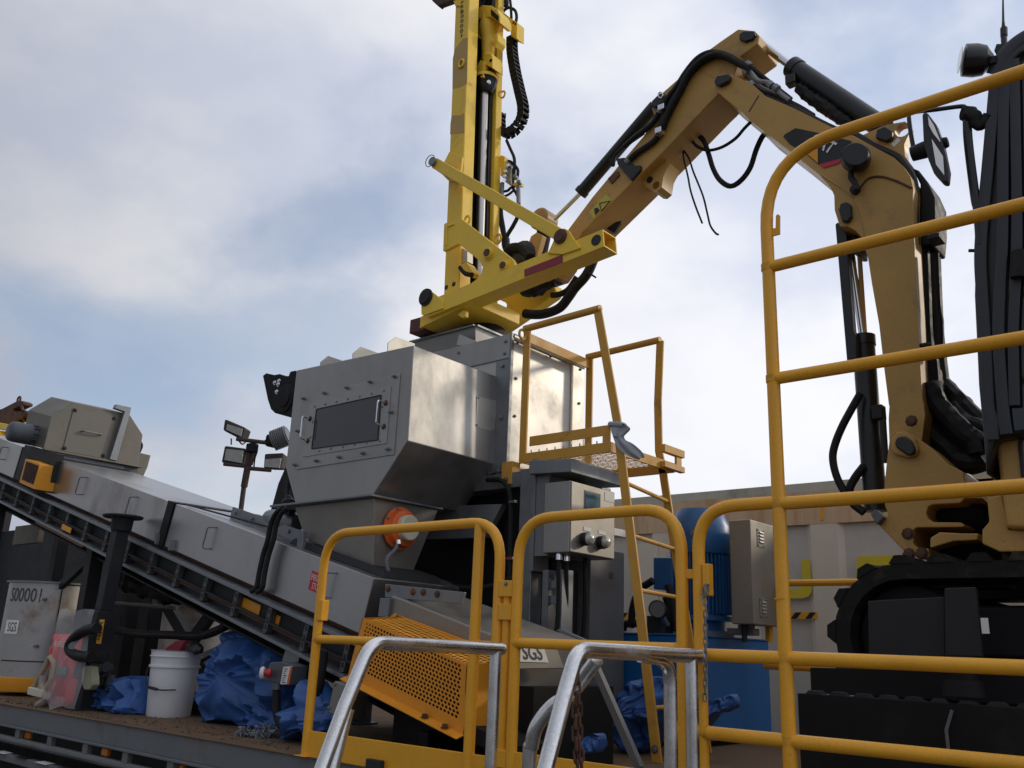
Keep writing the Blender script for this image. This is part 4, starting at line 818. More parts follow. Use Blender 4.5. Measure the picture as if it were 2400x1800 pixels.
bolts(ms, [PY(m3(*p), MY) for p in ((424, 768), (502, 735))], (0, -1, 0), .012, .002, black_ink)
mpoly(seq(m1, (345, -60), (345, 8), (425, 82), (445, 60), (640, -10), (640, -60)), MY - .02, .05, 'crown_arm', rust)
mpoly(seq(m1, (615, -60), (615, 0), (645, 75), (700, 75), (700, -60)), MY - .012, .012, 'crown_plate')
# drag chain
pth = spline([PY(p, fy1 + .03) for p in seq(m1, (1385, 430), (1385, 650), (1420, 900), (1475, 1150), (1525, 1380), (1510, 1540), (1430, 1665), (1330, 1725), (1245, 1690), (1225, 1590), (1228, 1470))], 40)
seg = 0; last = None; N = 0; lnk = None; acc = 0
dc = thing('drag_chain', 'black plastic cable drag chain hanging in a loop beside the mast', 'cable chain', tuple(pth[len(pth) // 2]))
prev = pth[0]; step = .041
def dlink():
    s = MB(); s.box(-.026, .026, -.03, -.024, -.0165, .0165); s.box(-.026, .026, .024, .03, -.0165, .0165); s.box(.018, .026, -.024, .024, -.007, .007); s.box(-.026, -.018, -.024, .024, -.007, .007); s.box(-.020, .020, -.022, .022, -.010, .010); return s
tmp = dlink(); tmp.v = [v * 1.18 for v in tmp.v]; tmp = tmp.build('chain_link', rubber); DL = tmp.data; bpy.data.objects.remove(tmp)
for i in range(1, len(pth)):
    acc += (pth[i] - pth[i - 1]).length
    if acc >= step:
        acc = 0; t = (pth[i] - pth[i - 1]).normalized(); sd_ = Vector((0, 1, 0)); xx = sd_.cross(t).normalized()
        o = place('chain_link', DL, pth[i], dc); o.rotation_euler = Matrix((xx, sd_, t)).transposed().to_euler()
mpoly(seq(m1, (1235, 185), (1290, 172), (1350, 225), (1447, 288), (1442, 500), (1368, 468), (1355, 320), (1228, 335)), fy1 - .02, .09, 'chain_bracket')
bolts(ms, [PY(m1(*p), fy1 - .02) for p in ((1402, 292), (1428, 310))], (0, -1, 0), .008, .006, dark)
hs = lambda z, Y, r, *pts, **k: MB().tube(spline([PY(p, Y) for p in seq(z, *pts)], 6), r, 8).build(k.get('name', 'hose'), k.get('m', rubber), k.get('par', ms))
hs(m1, fy1 + .02, .012, (1255, 185), (1285, 130), (1345, 100), (1420, 135), (1442, 210), (1435, 280)); hs(m1, fy1, .011, (1345, -60), (1365, 60), (1375, 240)); hs(m1, fy1 + .02, .02, (1300, -40), (1310, 60), (1290, 100))
# valve block and hoses
vbk = mpoly(seq(m2, (982, 280), (1028, 292), (1026, 480), (985, 495)), fy1 - .02, .05, 'valve_bracket')
mpoly(seq(m2, (1035, 340), (1080, 360), (1100, 420), (1100, 590), (1040, 560), (1030, 450)), fy1, .07, 'valve_block', steel_mill, vbk)
for p in ((1075, 410), (1050, 470), (1045, 520), (1190, 575), (1150, 520)): MB()._lathe(PY(m2(*p), fy1 - .01), Vector((.3, -1, 0)), [(0, .016), (.03, .016), (.034, .010)], 10).build('valve_fitting', chrome if p[0] < 1100 else galv, vbk)
mpoly(seq(m2, (985, 520), (1095, 590), (1150, 560), (1195, 560), (1190, 595), (1090, 600)), fy1 + .01, .04, 'valve_shelf', mast_yellow, vbk)
hs(m2, fy1 + .02, .012, (1050, 130), (1090, 220), (1130, 320), (1128, 460), (1115, 560), (1120, 620)); hs(m2, fy1 + .03, .012, (1040, 370), (1075, 345), (1120, 375)); hs(m2, fy1 + .03, .011, (1140, 390), (1168, 440), (1160, 520))
for p0, p1 in (((1170, 600), (1175, 790)), ((1005, 570), (1000, 720))): MB().tube([PY(m2(*p0), fy1), PY(m2(*p1), fy1)], .016, 10).build('hose_coupling', galv, vbk)
hs(m2, fy1, .015, (1172, 780), (1170, 900), (1120, 1010), (1060, 1110), (1040, 1190)); hs(m2, fy1 + .01, .014, (1000, 720), (995, 880), (1020, 1040), (1040, 1180)); hs(m2, fy1 + .03, .012, (985, 740), (978, 930), (1000, 1060), (1030, 1170))
hs(m2, fy1 + .02, .010, (1010, 660), (1060, 650), (1110, 620), (1170, 720)); hs(m2, fy1 + .02, .009, (1000, 720), (1070, 690), (1120, 650))
MB().tube(spline([PY(p, fy1) for p in seq(m2, (1040, 1150), (1045, 1230), (1080, 1300))], 5), .03, 10).build('hose_sleeve', rubber, ms)

# ================================================================ excavator
ex = thing('tracked_excavator', 'tan tracked excavator with black cab and raised folded boom at the right', 'excavator', (-.3, 4.2, 1.43))
XY = 4.25
def ep(pts, Y, t, name, m=tan, par=None, bev=.006): return MB().prism([PY(p, Y) for p in pts], (0, t, 0)).build(name, m, par or ex, bev)
stick = ep([m2(1690, 1045)] + seq(e1, (330, 1325), (600, 1000), (770, 800), (862, 640), (835, 572), (930, 430), (1100, 280), (1260, 112), (1430, -12)) + seq(e2, (95, 55), (215, 68), (250, 105), (240, 165), (110, 262)) + seq(e1, (1545, 290), (1400, 462), (1340, 520), (940, 940), (240, 1640)) + [m2(1800, 1145), m2(1740, 1180), m2(1650, 1130)], XY - .13, .26, 'stick', bev=.008)
ep(seq(e1, (1250, 230), (1400, 300), (1395, 308), (1240, 240)), XY - .132, .004, 'weld_seam', par=stick, bev=0)
lug = [PY(p, XY - .06) for p in seq(e1, (740, 1190), (790, 1250), (820, 1245), (850, 1282), (885, 1285), (925, 1250), (940, 1150), (995, 1045), (930, 985))]
lg = holed(lug, PY(e1(875, 1232), XY - .06), .026, (0, .12, 0)).build('lift_lug', tan, stick)
MB()._lathe(PY(e1(822, 1185), XY - .061), Vector((0, -1, 0)), [(0, .022), (.001, .022)], 16).build('lug_hole', black_ink, lg)
def pin(p, z, Y, r, par, m=blackp, h=.03): MB()._lathe(PY(z(*p), Y), Vector((0, -1, 0)), [(0, r), (h * .6, r), (h, r * .8)], 20).build('pin_cap', m, par)
ep(seq(e2, (100, 130), (100, 95), (130, 70), (210, 68), (222, 95), (200, 130), (140, 148)), XY - .15, .03, 'pin_cap', blackp, stick, .006)
ep(seq(e1, (835, 505), (900, 440), (940, 430), (955, 460), (930, 510), (870, 555), (838, 548)), XY - .16, .03, 'cylinder_pin', blackp, stick); MB().tube([PY(e1(915 + 20 * math.cos(R_(30 * k)), 453 + 24 * math.sin(R_(30 * k))), XY - .165) for k in range(13)], .005, 6, False).build('pin_ring', chrome, stick)
# decals on the stick
dk = ep(seq(e1, (300, 1462), (446, 1305), (492, 1362), (335, 1522)), XY - .1325, .002, 'warning_decal', mat('decal_yellow', (.50, .46, .07), .5, var=.05), stick, 0)
MB().tube([PY(e1(*p), XY - .134) for p in ((388, 1388), (402, 1455), (478, 1368), (388, 1388))], .003, 5).build('decal_triangle', black_ink, dk)
ep(seq(e1, (340, 1432), (370, 1425), (390, 1450), (350, 1492)), XY - .135, .001, 'decal_figure', black_ink, dk, 0)
# bucket cylinder along the stick
a = PY(e1(870, 545), XY); b = PY(e1(232, 1292), XY); c = PY(m2(1545, 950), XY)
cy = MB().tube([a, b], .041, 20).build('bucket_cylinder', blackp, ex); MB().tube([lerp(b, a, .03), lerp(b, a, -.02)], .046, 20).build('gland', blackp, cy); MB().tube([b, c], .015, 16).build('rod', chrome, cy)
hs(e1, XY - .06, .012, (770, 780), (600, 900), (520, 980), (505, 1060), (480, 1010), par=cy, name='cylinder_pipe')
ep(seq(e1, (530, 1000), (600, 990), (690, 1060), (740, 1055), (740, 1100), (660, 1190), (590, 1110), (540, 1050)), XY - .15, .06, 'valve', blackp, stick); hs(e1, XY - .12, .006, (575, 1100), (560, 1250), (520, 1230), (500, 1200), par=stick, name='wire'); ep(seq(e1, (455, 1170), (540, 1100), (560, 1140), (490, 1220)), XY - .14, .04, 'fitting', rust, stick)
# stick nose and linkage at the mast
MB()._lathe(PY(m2(1490, 1000), XY + .1), Vector((0, -1, 0)), [(0, .078), (.11, .078), (.12, .066)], 26).build('link_boss', tan, ex)
ep(seq(m2, (1240, 1290), (1300, 1120), (1360, 1080), (1420, 1110), (1360, 1330), (1300, 1350)), XY - .07, .05, 'link_arm', tan)
MB().tube([PY(m2(1440, 1080), XY), PY(m2(1390, 1330), XY)], .05, 14).build('link_rod', darker, ex)
s_ = MB()._lathe(PY(m2(1165, 1340), XY - .1), Vector((0, 1, 0)), [(0, .08), (.03, .13), (.18, .13), (.22, .09)], 18).build('tilt_motor', blackp, ex)
MB().tube(spline([PY(p, XY - .1) for p in seq(m2, (1050, 1290), (1100, 1250), (1190, 1245), (1260, 1290), (1290, 1340))], 5), .035, 10).build('tilt_sleeve', rubber, ex)
crumple([PY(p, XY + .02) for p in seq(m3, (1230, 760), (1330, 750), (1480, 690), (1590, 680))], [.05, .07, .06, .05], rubber, 'quick_hitch', ex, (1, 1, 1), .4, 14, 14, 2); ep(seq(m2, (1340, 1420), (1660, 1400), (1560, 1540), (1440, 1580)), XY - .05, .14, 'hitch_body', tan)
big = [PY(p, XY - .02) for p in seq(m2, (2000, 1180), (1960, 1340), (1880, 1520), (1760, 1659))] + [PY(p, XY - .02) for p in seq(m3, (1700, 860), (1600, 980), (1450, 1040), (1330, 1050), (1240, 1040))]
MB().tube(spline(big, 8), .031, 12).build('spiral_hose', rubber, ex); hs(m3, XY + .03, .02, (1780, 660), (1690, 790), (1600, 840), (1520, 850), par=ex, name='hose'); hs(m3, XY - .05, .006, (1890, 610), (1975, 665), par=ex, name='cable_tie')
P = [PY(p, XY + .05) for p in seq(e1, (540, 1500), (470, 1620))]; MB().tube(P, .05, 10).build('hose_sleeve', rubber, ex)
# boom
BO = XY - .20
boom = ep(seq(e1, (1368, 392), (1378, 320), (1420, 285), (1490, 268), (1555, 282)) + seq(e2, (70, 402), (205, 470), (300, 555), (500, 640), (800, 790), (960, 850), (1100, 930), (1250, 1010), (1320, 1075), (1370, 1150), (1392, 1240), (1385, 1400)) + seq(e3, (1248, 0), (1262, 220), (1280, 600), (1300, 1000), (1312, 1250), (1332, 1600)) + seq(e4, (1340, 150), (1356, 265), (1330, 480), (1240, 600), (1120, 620), (1050, 540), (1042, 300), (1050, 170)) + seq(e3, (1045, 1659), (1000, 1310), (960, 960), (900, 620), (862, 372), (835, 300), (812, 210), (760, 150), (690, 112), (620, 110)) + seq(e2, (838, 1490), (810, 1400), (806, 1290), (780, 1230), (700, 1140), (460, 945), (300, 822), (190, 742), (110, 660), (10, 580)), BO, .36, 'boom', bev=.008)
ep(seq(e2, (245, 545), (252, 550), (178, 672), (170, 668)), BO - .0015, .002, 'weld_seam', rust, boom, 0)
ep(seq(e1, (1375, 330), (1400, 285), (1500, 265), (1515, 290), (1500, 330), (1420, 370), (1385, 360)), BO - .03, .03, 'pin_cap', blackp, boom, .006)
ep(seq(e2, (838, 1400), (850, 1350), (890, 1335), (925, 1350), (930, 1440), (905, 1480), (860, 1480)), BO - .03, .03, 'pin_cap', blackp, boom, .006)
MB().tube(spline([PY(p, BO - .002) for p in seq(e2, (1000, 1230), (1060, 1165), (1150, 1150), (1260, 1180), (1380, 1235))], 6), .006, 6).build('weld_seam', rust, boom); MB().tube(spline([PY(p, BO - .002) for p in seq(e2, (700, 1130), (850, 1230), (950, 1320), (1000, 1420), (1030, 1659))], 6), .004, 6).build('weld_seam', tan, boom)
bl_ = holed([PY(p, XY - .12) for p in seq(e2, (980, 860), (1110, 800), (1200, 765), (1330, 742), (1362, 765), (1362, 830), (1325, 910), (1330, 1000), (1390, 1080), (1250, 1010), (1100, 930))], PY(e2(1310, 805), XY - .12), .036, (0, .06, 0)).build('cylinder_lug', tan, boom)
ep(seq(e2, (1110, 860), (1120, 800), (1180, 775), (1235, 810), (1235, 860), (1190, 885)), XY - .15, .03, 'pin_cap', blackp, bl_, .006); ep(seq(e2, (1225, 910), (1275, 862), (1300, 880), (1250, 930)), XY - .122, .001, 'label_plate', white, bl_, 0)
# logo on the boom side
LY = BO - .003
ep(seq(e2, (430, 855), (438, 838), (520, 790), (700, 828), (930, 885), (975, 1000), (930, 1060), (860, 1015), (690, 1060), (590, 972), (480, 912)), LY, .002, 'logo_field', black_ink, boom, 0)
ep(seq(e2, (592, 968), (684, 925), (684, 1048)), LY - .003, .002, 'logo_triangle', guard_orange, boom, 0)
ep(seq(e2, (692, 1060), (858, 1016), (842, 1050), (730, 1084)), LY - .003, .002, 'logo_stripe', mat('logo_red', (.55, .02, .05), .5), boom, 0)
text('CAT', PY(e2(618, 905), LY - .004), PY(e2(775, 985), LY - .004), PY(e2(672, 822), LY - .004), white, boom, 'logo_lettering', bold=.03)
# work lamp on the boom
lc = PY(e2(965, 995), BO - .10); wl = MB()._lathe(lc, Vector((-.35, 1, .1)), [(-.02, .054), (0, .066), (.04, .068), (.075, .055), (.085, .03)], 26).build('work_lamp', blackp, boom)
MB().tube(spline([PY(p, BO - .05) for p in seq(e2, (940, 1080), (930, 1150), (960, 1200), (970, 1250))], 5), .015, 8).build('lamp_bracket', dark, boom); MB()._lathe(PY(e2(968, 1252), BO), Vector((0, -1, 0)), [(0, .025), (.02, .025), (.025, .012)], 14).build('lamp_bolt', dark, boom)
# stick cylinder on top
a = PY(e2(215, 120), XY); b = PY(e2(505, 345), XY); c = PY(e2(1180, 800), XY)
sc = MB().tube([b, c], .055, 22).build('stick_cylinder', blackp, ex); MB().tube([lerp(b, c, -.02), lerp(b, c, .05)], .060, 22).build('gland', blackp, sc); MB().tube([a, b], .025, 16).build('rod', chrome, sc)
crumple([PY(p, XY - .02) for p in seq(e2, (545, 490), (640, 570), (760, 650), (850, 720), (930, 760))], [.03, .034, .034, .034, .02], rubber, 'hose_wrap', sc, amp=.3, fr=40, n=12); MB().box(*[v for v in (PY(e2(510, 460), XY).x - .03, PY(e2(510, 460), XY).x + .03, XY - .06, XY, PY(e2(510, 460), XY).z - .03, PY(e2(510, 460), XY).z + .03)]).build('pipe_block', blackp, sc, .008)
# hoses over the knee
for dy, off in ((-.17, 0), (-.15, 14), (-.145, -12)):
    MB().tube(spline([PY((p[0] + off * .2, p[1] + off * .27), XY + dy) for p in seq(e1, (905, 780), (960, 640), (1010, 540), (1090, 390), (1160, 260), (1270, 150), (1390, 100), (1500, 125), (1600, 180), (1680, 220))], 6), .018, 10).build('hose', rubber, ex)
hs(e1, XY - .16, .017, (920, 590), (960, 500), (1060, 370), (1130, 260), (1230, 140), (1340, 85), (1450, 95), (1560, 150), (1640, 200), par=ex); hs(e1, XY - .15, .017, (905, 600), (850, 690), (770, 760), (690, 820), (600, 900), par=ex); hs(e1, XY - .15, .018, (905, 780), (860, 850), (760, 920), (690, 970), (620, 1040), par=ex)
for p in ((930, 565), (905, 765)): c_ = PY(e1(*p), XY - .17); MB().box(c_.x - .022, c_.x + .022, c_.y - .02, c_.y + .03, c_.z - .018, c_.z + .018).build('hose_clamp', chrome, ex, .004)
for k, (y, pts) in enumerate(((-.14, ((1640, 200), (1700, 270), (1760, 330), (1850, 350), (1950, 440), (2030, 500))), (-.08, ((1660, 180), (1730, 240), (1790, 290), (1900, 380), (1990, 450), (2040, 490))), (-.02, ((1600, 230), (1680, 310), (1800, 400), (1900, 440), (2050, 530), (2200, 610))), (.05, ((1640, 240), (1740, 300), (1850, 400), (1960, 460), (2080, 550))), (0.1, ((1600, 200), (1680, 260), (1760, 350), (1880, 420), (1990, 500))))):
    hs(e1, XY + y, .014, *pts, par=ex, m=rubber if k % 2 else galv)
hs(e1, XY - .1, .02, (1690, 350), (1760, 420), (1900, 470), (2080, 550), (2230, 640), par=ex, name='pipe'); MB().tube(spline([PY(p, XY - .12) for p in seq(e2, (300, 570), (500, 650), (800, 800), (970, 850), (1100, 930), (1260, 1000), (1340, 1080), (1385, 1160), (1405, 1260), (1400, 1400), (1410, 1659))], 5), .02, 8).build('edge_pipe', dark, ex)
# crimped fittings on the hose ends
for p0, p1 in (((905, 780), (890, 812)), ((920, 590), (905, 612)), ((620, 1040), (645, 1012)), ((1690, 350), (1715, 380)), ((1660, 180), (1690, 208)), ((1640, 240), (1672, 260)), ((1850, 350), (1880, 376)), ((1900, 380), (1930, 402))):
    MB().tube([PY(e1(*p0), XY - .15), PY(e1(*p1), XY - .15)], .021, 8).build('hose_fitting', galv, ex)
# slack hoses and wires below the stick
hs(e1, XY, .0095, (1190, 850), (1230, 895), (1320, 930), (1440, 905), (1560, 830), (1640, 740), (1700, 680), par=ex); hs(e1, XY + .02, .0155, (1240, 800), (1290, 850), (1330, 960), (1370, 1090), (1430, 1190), (1520, 1240), (1610, 1190), (1690, 1080), (1740, 930), (1790, 820), (1840, 760), par=ex)
hs(e1, XY, .006, (1112, 935), (1115, 1000), (1150, 1150), (1175, 1280), (1220, 1420), (1275, 1560), par=ex, name='wire'); hs(e1, XY, .006, (1115, 930), (1160, 1000), (1200, 1120), (1280, 1320), (1320, 1480), (1345, 1580), (1390, 1645), (1415, 1659), par=ex, name='wire')
# boom cylinder, guard and hoses behind the boom
pt_ = PY(e2(882, 1410), XY); cb_ = PY(e3(822, 1075), XY); ce = PY(e4(930, 1100), XY)
bc = MB().tube([cb_, ce], .052, 22).build('boom_cylinder', blackp, ex); MB().tube([lerp(cb_, ce, -.01), lerp(cb_, ce, .05)], .057, 22).build('gland', blackp, bc); MB().tube([pt_, cb_], .020, 18).build('rod', chrome, bc)
ep(seq(e3, (580, 95), (600, 75), (640, 115), (680, 180), (690, 400), (735, 1000), (760, 1080), (760, 1250), (680, 1270), (640, 800)), XY - .12, .05, 'cylinder_guard', blackp, bc, .004); ep(seq(e3, (690, 110), (765, 150), (770, 330), (715, 330), (690, 230)), XY - .08, .16, 'rod_eye', blackp, bc, .01)
MB().tube([PY(e3(790, 360), XY), PY(e3(838, 1065), XY)], .012, 8).build('guide_pipe', tan, bc); MB().tube([PY(e4(985, 210), XY - .05), PY(e4(1015, 680), XY - .05)], .016, 8).build('pipe', blackp, bc); MB().box(PY(e4(980, 270), XY).x - .02, PY(e4(980, 270), XY).x + .03, XY - .08, XY - .02, PY(e4(980, 330), XY).z, PY(e4(980, 210), XY).z).build('pipe_block', dark, bc, .005)
hs(e4, XY - .1, .019, (800, 80), (720, 220), (640, 370), (580, 520), (560, 640), (590, 790), (660, 930), (740, 1040), (830, 1110), par=bc); hs(e4, XY - .05, .020, (830, 710), (760, 800), (710, 890), (700, 960), par=bc)
for y, w, pts in ((-.05, .04, ((1310, -20), (1330, 600), (1350, 1100), (1400, 1300), (1420, 1659))), (.05, .05, ((1380, -20), (1400, 500), (1420, 1000), (1450, 1300), (1500, 1700))), (.12, .045, ((1360, 300), (1390, 900), (1440, 1250), (1470, 1700))), (-.1, .02, ((1440, 350), (1460, 800), (1480, 950), (1480, 1250)))):
    MB().tube(spline([PY(p, XY + y) for p in seq(e3, *pts)], 5), w, 10).build('hose_bundle', rubber, ex)
for y, w, pts in ((-.1, .045, ((1400, 0), (1450, 150), (1560, 280), (1700, 420), (1800, 500), (1830, 600))), (0, .06, ((1380, -100), (1420, 120), (1530, 330), (1600, 500), (1720, 620), (1860, 600))), (.06, .05, ((1440, -50), (1540, 60), (1660, 180), (1800, 320), (1880, 420))), (-.05, .05, ((1360, 100), (1400, 400), (1560, 560), (1640, 650), (1780, 680), (1860, 640))), (.1, .05, ((1400, 0), (1500, 200), (1620, 420), (1700, 560), (1800, 640))), (.0, .04, ((1560, 200), (1700, 330), (1820, 380), (1870, 480)))):
    crumple([PY(p, XY + y) for p in seq(e4, *pts)], [w] * len(pts), rubber, 'hose_bundle', ex, amp=.12, fr=30, n=10)
MB().tube([PY(e3(1215, 1160), XY - .18), PY(e3(1420, 1130), XY - .18)], .012, 8).build('clamp_bar', dark, ex); MB().box(PY(e3(1455, 320), XY - .15).x - .02, PY(e3(1455, 320), XY - .15).x + .03, XY - .2, XY - .1, PY(e3(1455, 360), XY).z, PY(e3(1455, 290), XY).z).build('clamp', dark, ex)
ep(seq(e2, (1380, 1080), (1430, 1100), (1500, 1190), (1550, 1300), (1555, 1500), (1540, 1659), (1440, 1659), (1440, 1200)), XY - .1, .2, 'hose_guard', rubber, ex, .02)
# swing post
sw = ep(seq(e4, (1050, 455), (1085, 408), (1150, 393), (1240, 430), (1420, 560), (1560, 690), (1690, 760), (1705, 850), (1705, 985), (1660, 1030), (1430, 1042), (1385, 1060), (1368, 1110), (1385, 1165), (1430, 1192), (1660, 1195), (1700, 1215), (1690, 1238), (1290, 1240), (1258, 1262), (1258, 1380), (1300, 1420), (1390, 1420), (1400, 1500), (1290, 1500), (1200, 1470), (950, 1210), (1040, 1130), (1008, 1050), (1002, 900), (1020, 700)), XY - .26, .48, 'swing_post', bev=.015)
MB().tube([PY(e4(1440, 1115), XY - .05), PY(e4(1900, 1120), XY - .05)], .09, 16).build('dark_fill_tube', darker, sw); MB().box(PY(e4(1300, 1300), XY).x, PY(e4(1950, 1300), XY).x, XY + .1, XY + .3, 1.95, 2.42).build('dark_fill_block', darker, sw)  # black tube and block added as the dark inside the casting's openings
ep(seq(e4, (1700, 985), (1850, 985), (1910, 1040), (1915, 1200), (1850, 1260), (2050, 1260), (2030, 960)), XY - .30, .5, 'clevis', tan, sw, .012)
ep(seq(e4, (1060, 560), (1065, 470), (1110, 410), (1180, 405), (1260, 460), (1300, 560), (1280, 620), (1200, 635), (1090, 605)), XY - .285, .024, 'pin_boss', tan, sw, .01); ep(seq(e4, (1085, 510), (1110, 455), (1180, 445), (1240, 490), (1275, 570), (1250, 615), (1200, 615), (1110, 550)), XY - .31, .026, 'pin_cap', blackp, sw, .01)
bolts(sw, [PY(e4(*p), XY - .26) for p in ((1210, 1295), (1220, 1470), (1330, 1465), (1240, 320))], (0, -1, 0), .018, .012, rust)
ep(seq(e4, (1400, 1330), (1480, 1280), (1680, 1290), (1820, 1290), (1810, 1350), (1600, 1360), (1400, 1420)), XY - .4, .1, 'swing_bracket', tan, sw); ep(seq(e4, (880, 1120), (930, 1080), (1000, 1150), (940, 1215)), XY - .3, .05, 'cylinder_foot', grey_paint, sw)
# house, cab
bd = ep(seq(e4, (1960, 520), (1975, 480), (2015, 450), (2100, 430), (2400, 395), (2400, 1260), (2050, 1250), (2040, 1130), (2000, 850)), 3.62, .5, 'house_panel', bev=.02)
MB().tube(spline([PY(p, 3.615) for p in seq(e4, (2205, 800), (2190, 640), (2180, 520), (2200, 470), (2300, 440))], 5), .008, 6).build('panel_seam', black_ink, bd)
ep(seq(e4, (1890, 980), (2020, 960), (2060, 1130), (2080, 1260), (2400, 1260), (2400, 1450), (2000, 1450), (1850, 1380), (1850, 1260), (1910, 1190)), 3.66, .9, 'house_frame', tan)
MB().box(PY(e4(2000, 1400), 3.7).x, 1.4, 3.75, 5.0, 2.06, 2.3).build('house_base', tan, ex, .01); MB().box(-.55, 1.4, 4.5, 5.0, 2.3, 2.9).build('engine_cover', tan, ex, .03)
CYb = 3.52
cab = ep(seq(e2, (1965, 440), (2000, 350), (2050, 255), (2110, 180), (2212, 100), (2420, 20), (2420, 1659)) + seq(e3, (2420, 1659)) + seq(e4, (2400, 400), (1960, 480), (1880, 800), (1850, 400), (1812, 0)) + seq(e3, (1800, 1200), (1776, 700), (1792, 80)), CYb + .03, .75, 'cab_shell', blackp, None, .03)
cabp = mat('cab_dark_paint', (.030, .033, .042), .42, var=.2, scale=9, stretch=(1, 1, .2))
def cabrib(name, pts, w, Y, m=cabp):
    P = spline([PY(p, Y) for p in pts], 6); s_ = MB().tube(P, w, 10)
    if m is cabp:
        for v in s_.v: v.y = Y + (v.y - Y) * .2
    s_.build(name, m, cab)
cabrib('pillar', seq(e2, (2000, 420), (1975, 700), (1940, 1100), (1890, 1659)) + seq(e3, (1850, 700), (1880, 1200), (1900, 1659)) + seq(e4, (1930, 300), (1940, 480)), .022, CYb + .01); cabrib('pillar', seq(e2, (2080, 330), (2060, 700), (2055, 1200), (2050, 1659)) + seq(e3, (1990, 1000), (2030, 1659)) + seq(e4, (2060, 430),), .020, CYb)
cabrib('pillar', seq(e2, (2140, 280), (2150, 800), (2160, 1659)) + seq(e3, (2120, 1000), (2130, 1659)), .018, CYb); cabrib('roof_rail', seq(e2, (1985, 390), (2060, 260), (2130, 180), (2230, 110), (2400, 30)), .03, CYb + .0); cabrib('door_rail', seq(e2, (2040, 420), (2090, 300), (2150, 230), (2230, 180), (2400, 100)), .016, CYb)
ep(seq(e2, (2085, 420), (2140, 330), (2400, 200), (2400, 1659), (2190, 1659)) + seq(e4, (2400, 360), (2090, 410)), CYb + .022, .008, 'door_glass', cab_glass, cab, 0)
MB().tube([PY(e3(2180, 330), CYb - .01), PY(e3(2170, 560), CYb - .01)], .03, 10).build('door_handle', rubber, cab); MB().tube([PY(e3(1735, 322), CYb + .05), PY(e3(1795, 322), CYb + .05)], .007, 8).build('peg', dark, cab)
cx0 = PY(e2(2420, 400), CYb).x
cr = MB().box(cx0 - .03, .72, CYb + .035, CYb + .775, 2.42, 4.02).build('cab_rear', blackp, cab, .05)
MB().box(cx0 + .08, .60, CYb + .018, CYb + .034, 3.0, 3.9).build('side_window', cab_glass, cab, .01)
for x in (cx0 + .02, .66): MB().box(x - .035, x + .035, CYb + .006, CYb + .034, 2.45, 4.0).build('pillar', cabp, cab, .01)
MB().box(cx0 - .05, .8, CYb - .01, CYb + .80, 4.0, 4.07).build('roof', blackp, cab, .03)
# mirror, stalks, lamp, aerial
mirror = ep(seq(e2, (1455, 680), (1490, 668), (1560, 760), (1610, 900), (1650, 1100), (1640, 1190), (1605, 1190), (1540, 1120), (1500, 1020), (1465, 900)), CYb - .06, .05, 'mirror', blackp, ex, .008)
ep(seq(e2, (1500, 700), (1545, 770), (1590, 880), (1592, 895), (1540, 830), (1508, 770)), CYb - .064, .003, 'mirror_glass', mat('mirror_glass', (.8, .8, .8), .03, 1, var=.02, rvar=.0), mirror, 0); ep(seq(e2, (1528, 870), (1612, 1000), (1622, 1140), (1560, 1060)), CYb - .064, .003, 'mirror_glass', MATS['mirror_glass'], mirror, 0)
MB()._lathe(PY(e2(1380, 985), CYb - .02), Vector((1, 0, .05)), [(0, .03), (.05, .035), (.1, .03), (.14, .02)], 14).build('mirror_joint', rubber, mirror)
cabrib('mirror_stalk', seq(e2, (1400, 980), (1370, 800), (1365, 690), (1420, 670), (1550, 655), (1740, 630), (1780, 640)), .009, CYb, blackp); cabrib('mirror_arm', seq(e2, (1790, 690), (1800, 900), (1850, 1300), (1870, 1400), (1890, 1659)), .017, CYb + .02, blackp)
crumple([PY(p, CYb + .02) for p in seq(e2, (1760, 680), (1800, 690), (1840, 720), (1880, 780), (1920, 740), (1950, 700))], [.03, .035, .03, .018, .02, .02], rubber, 'mirror_mount', cab, amp=.2, fr=20, n=12)
wl2 = MB()._lathe(PY(e2(1850, 290), CYb), Vector((.75, .35, -.15)), [(-.055, .055), (-.05, .075), (0, .078), (.04, .07), (.06, .045), (.075, .03)], 22).build('cab_lamp', blackp, ex)
MB()._lathe(PY(e2(1850, 290), CYb) - Vector((.75, .35, -.15)).normalized() * .056, -Vector((.75, .35, -.15)), [(0, .062), (.002, .06)], 20).build('lamp_glass', lens, wl2); MB().bar(PY(e2(1920, 310), CYb), PY(e2(2010, 290), CYb), .03, .03).build('lamp_arm', dark, wl2)
MB().tube([PY(e2(2068, 210), CYb + .1), PY(e2(2062, 110), CYb + .1), PY(e2(2058, 0), CYb + .1), PY(e2(2056, -200), CYb + .1)], [.012, .012, .005, .003], 8).build('aerial', blackp, ex); MB().tube([PY(e2(2064, 110), CYb + .1), PY(e2(2062, 50), CYb + .1)], .014, 8).build('aerial_spring', blackp, ex); MB().bar(PY(e2(2050, 240), CYb + .1), PY(e2(2068, 190), CYb + .1), .05, .05).build('aerial_base', blackp, ex)
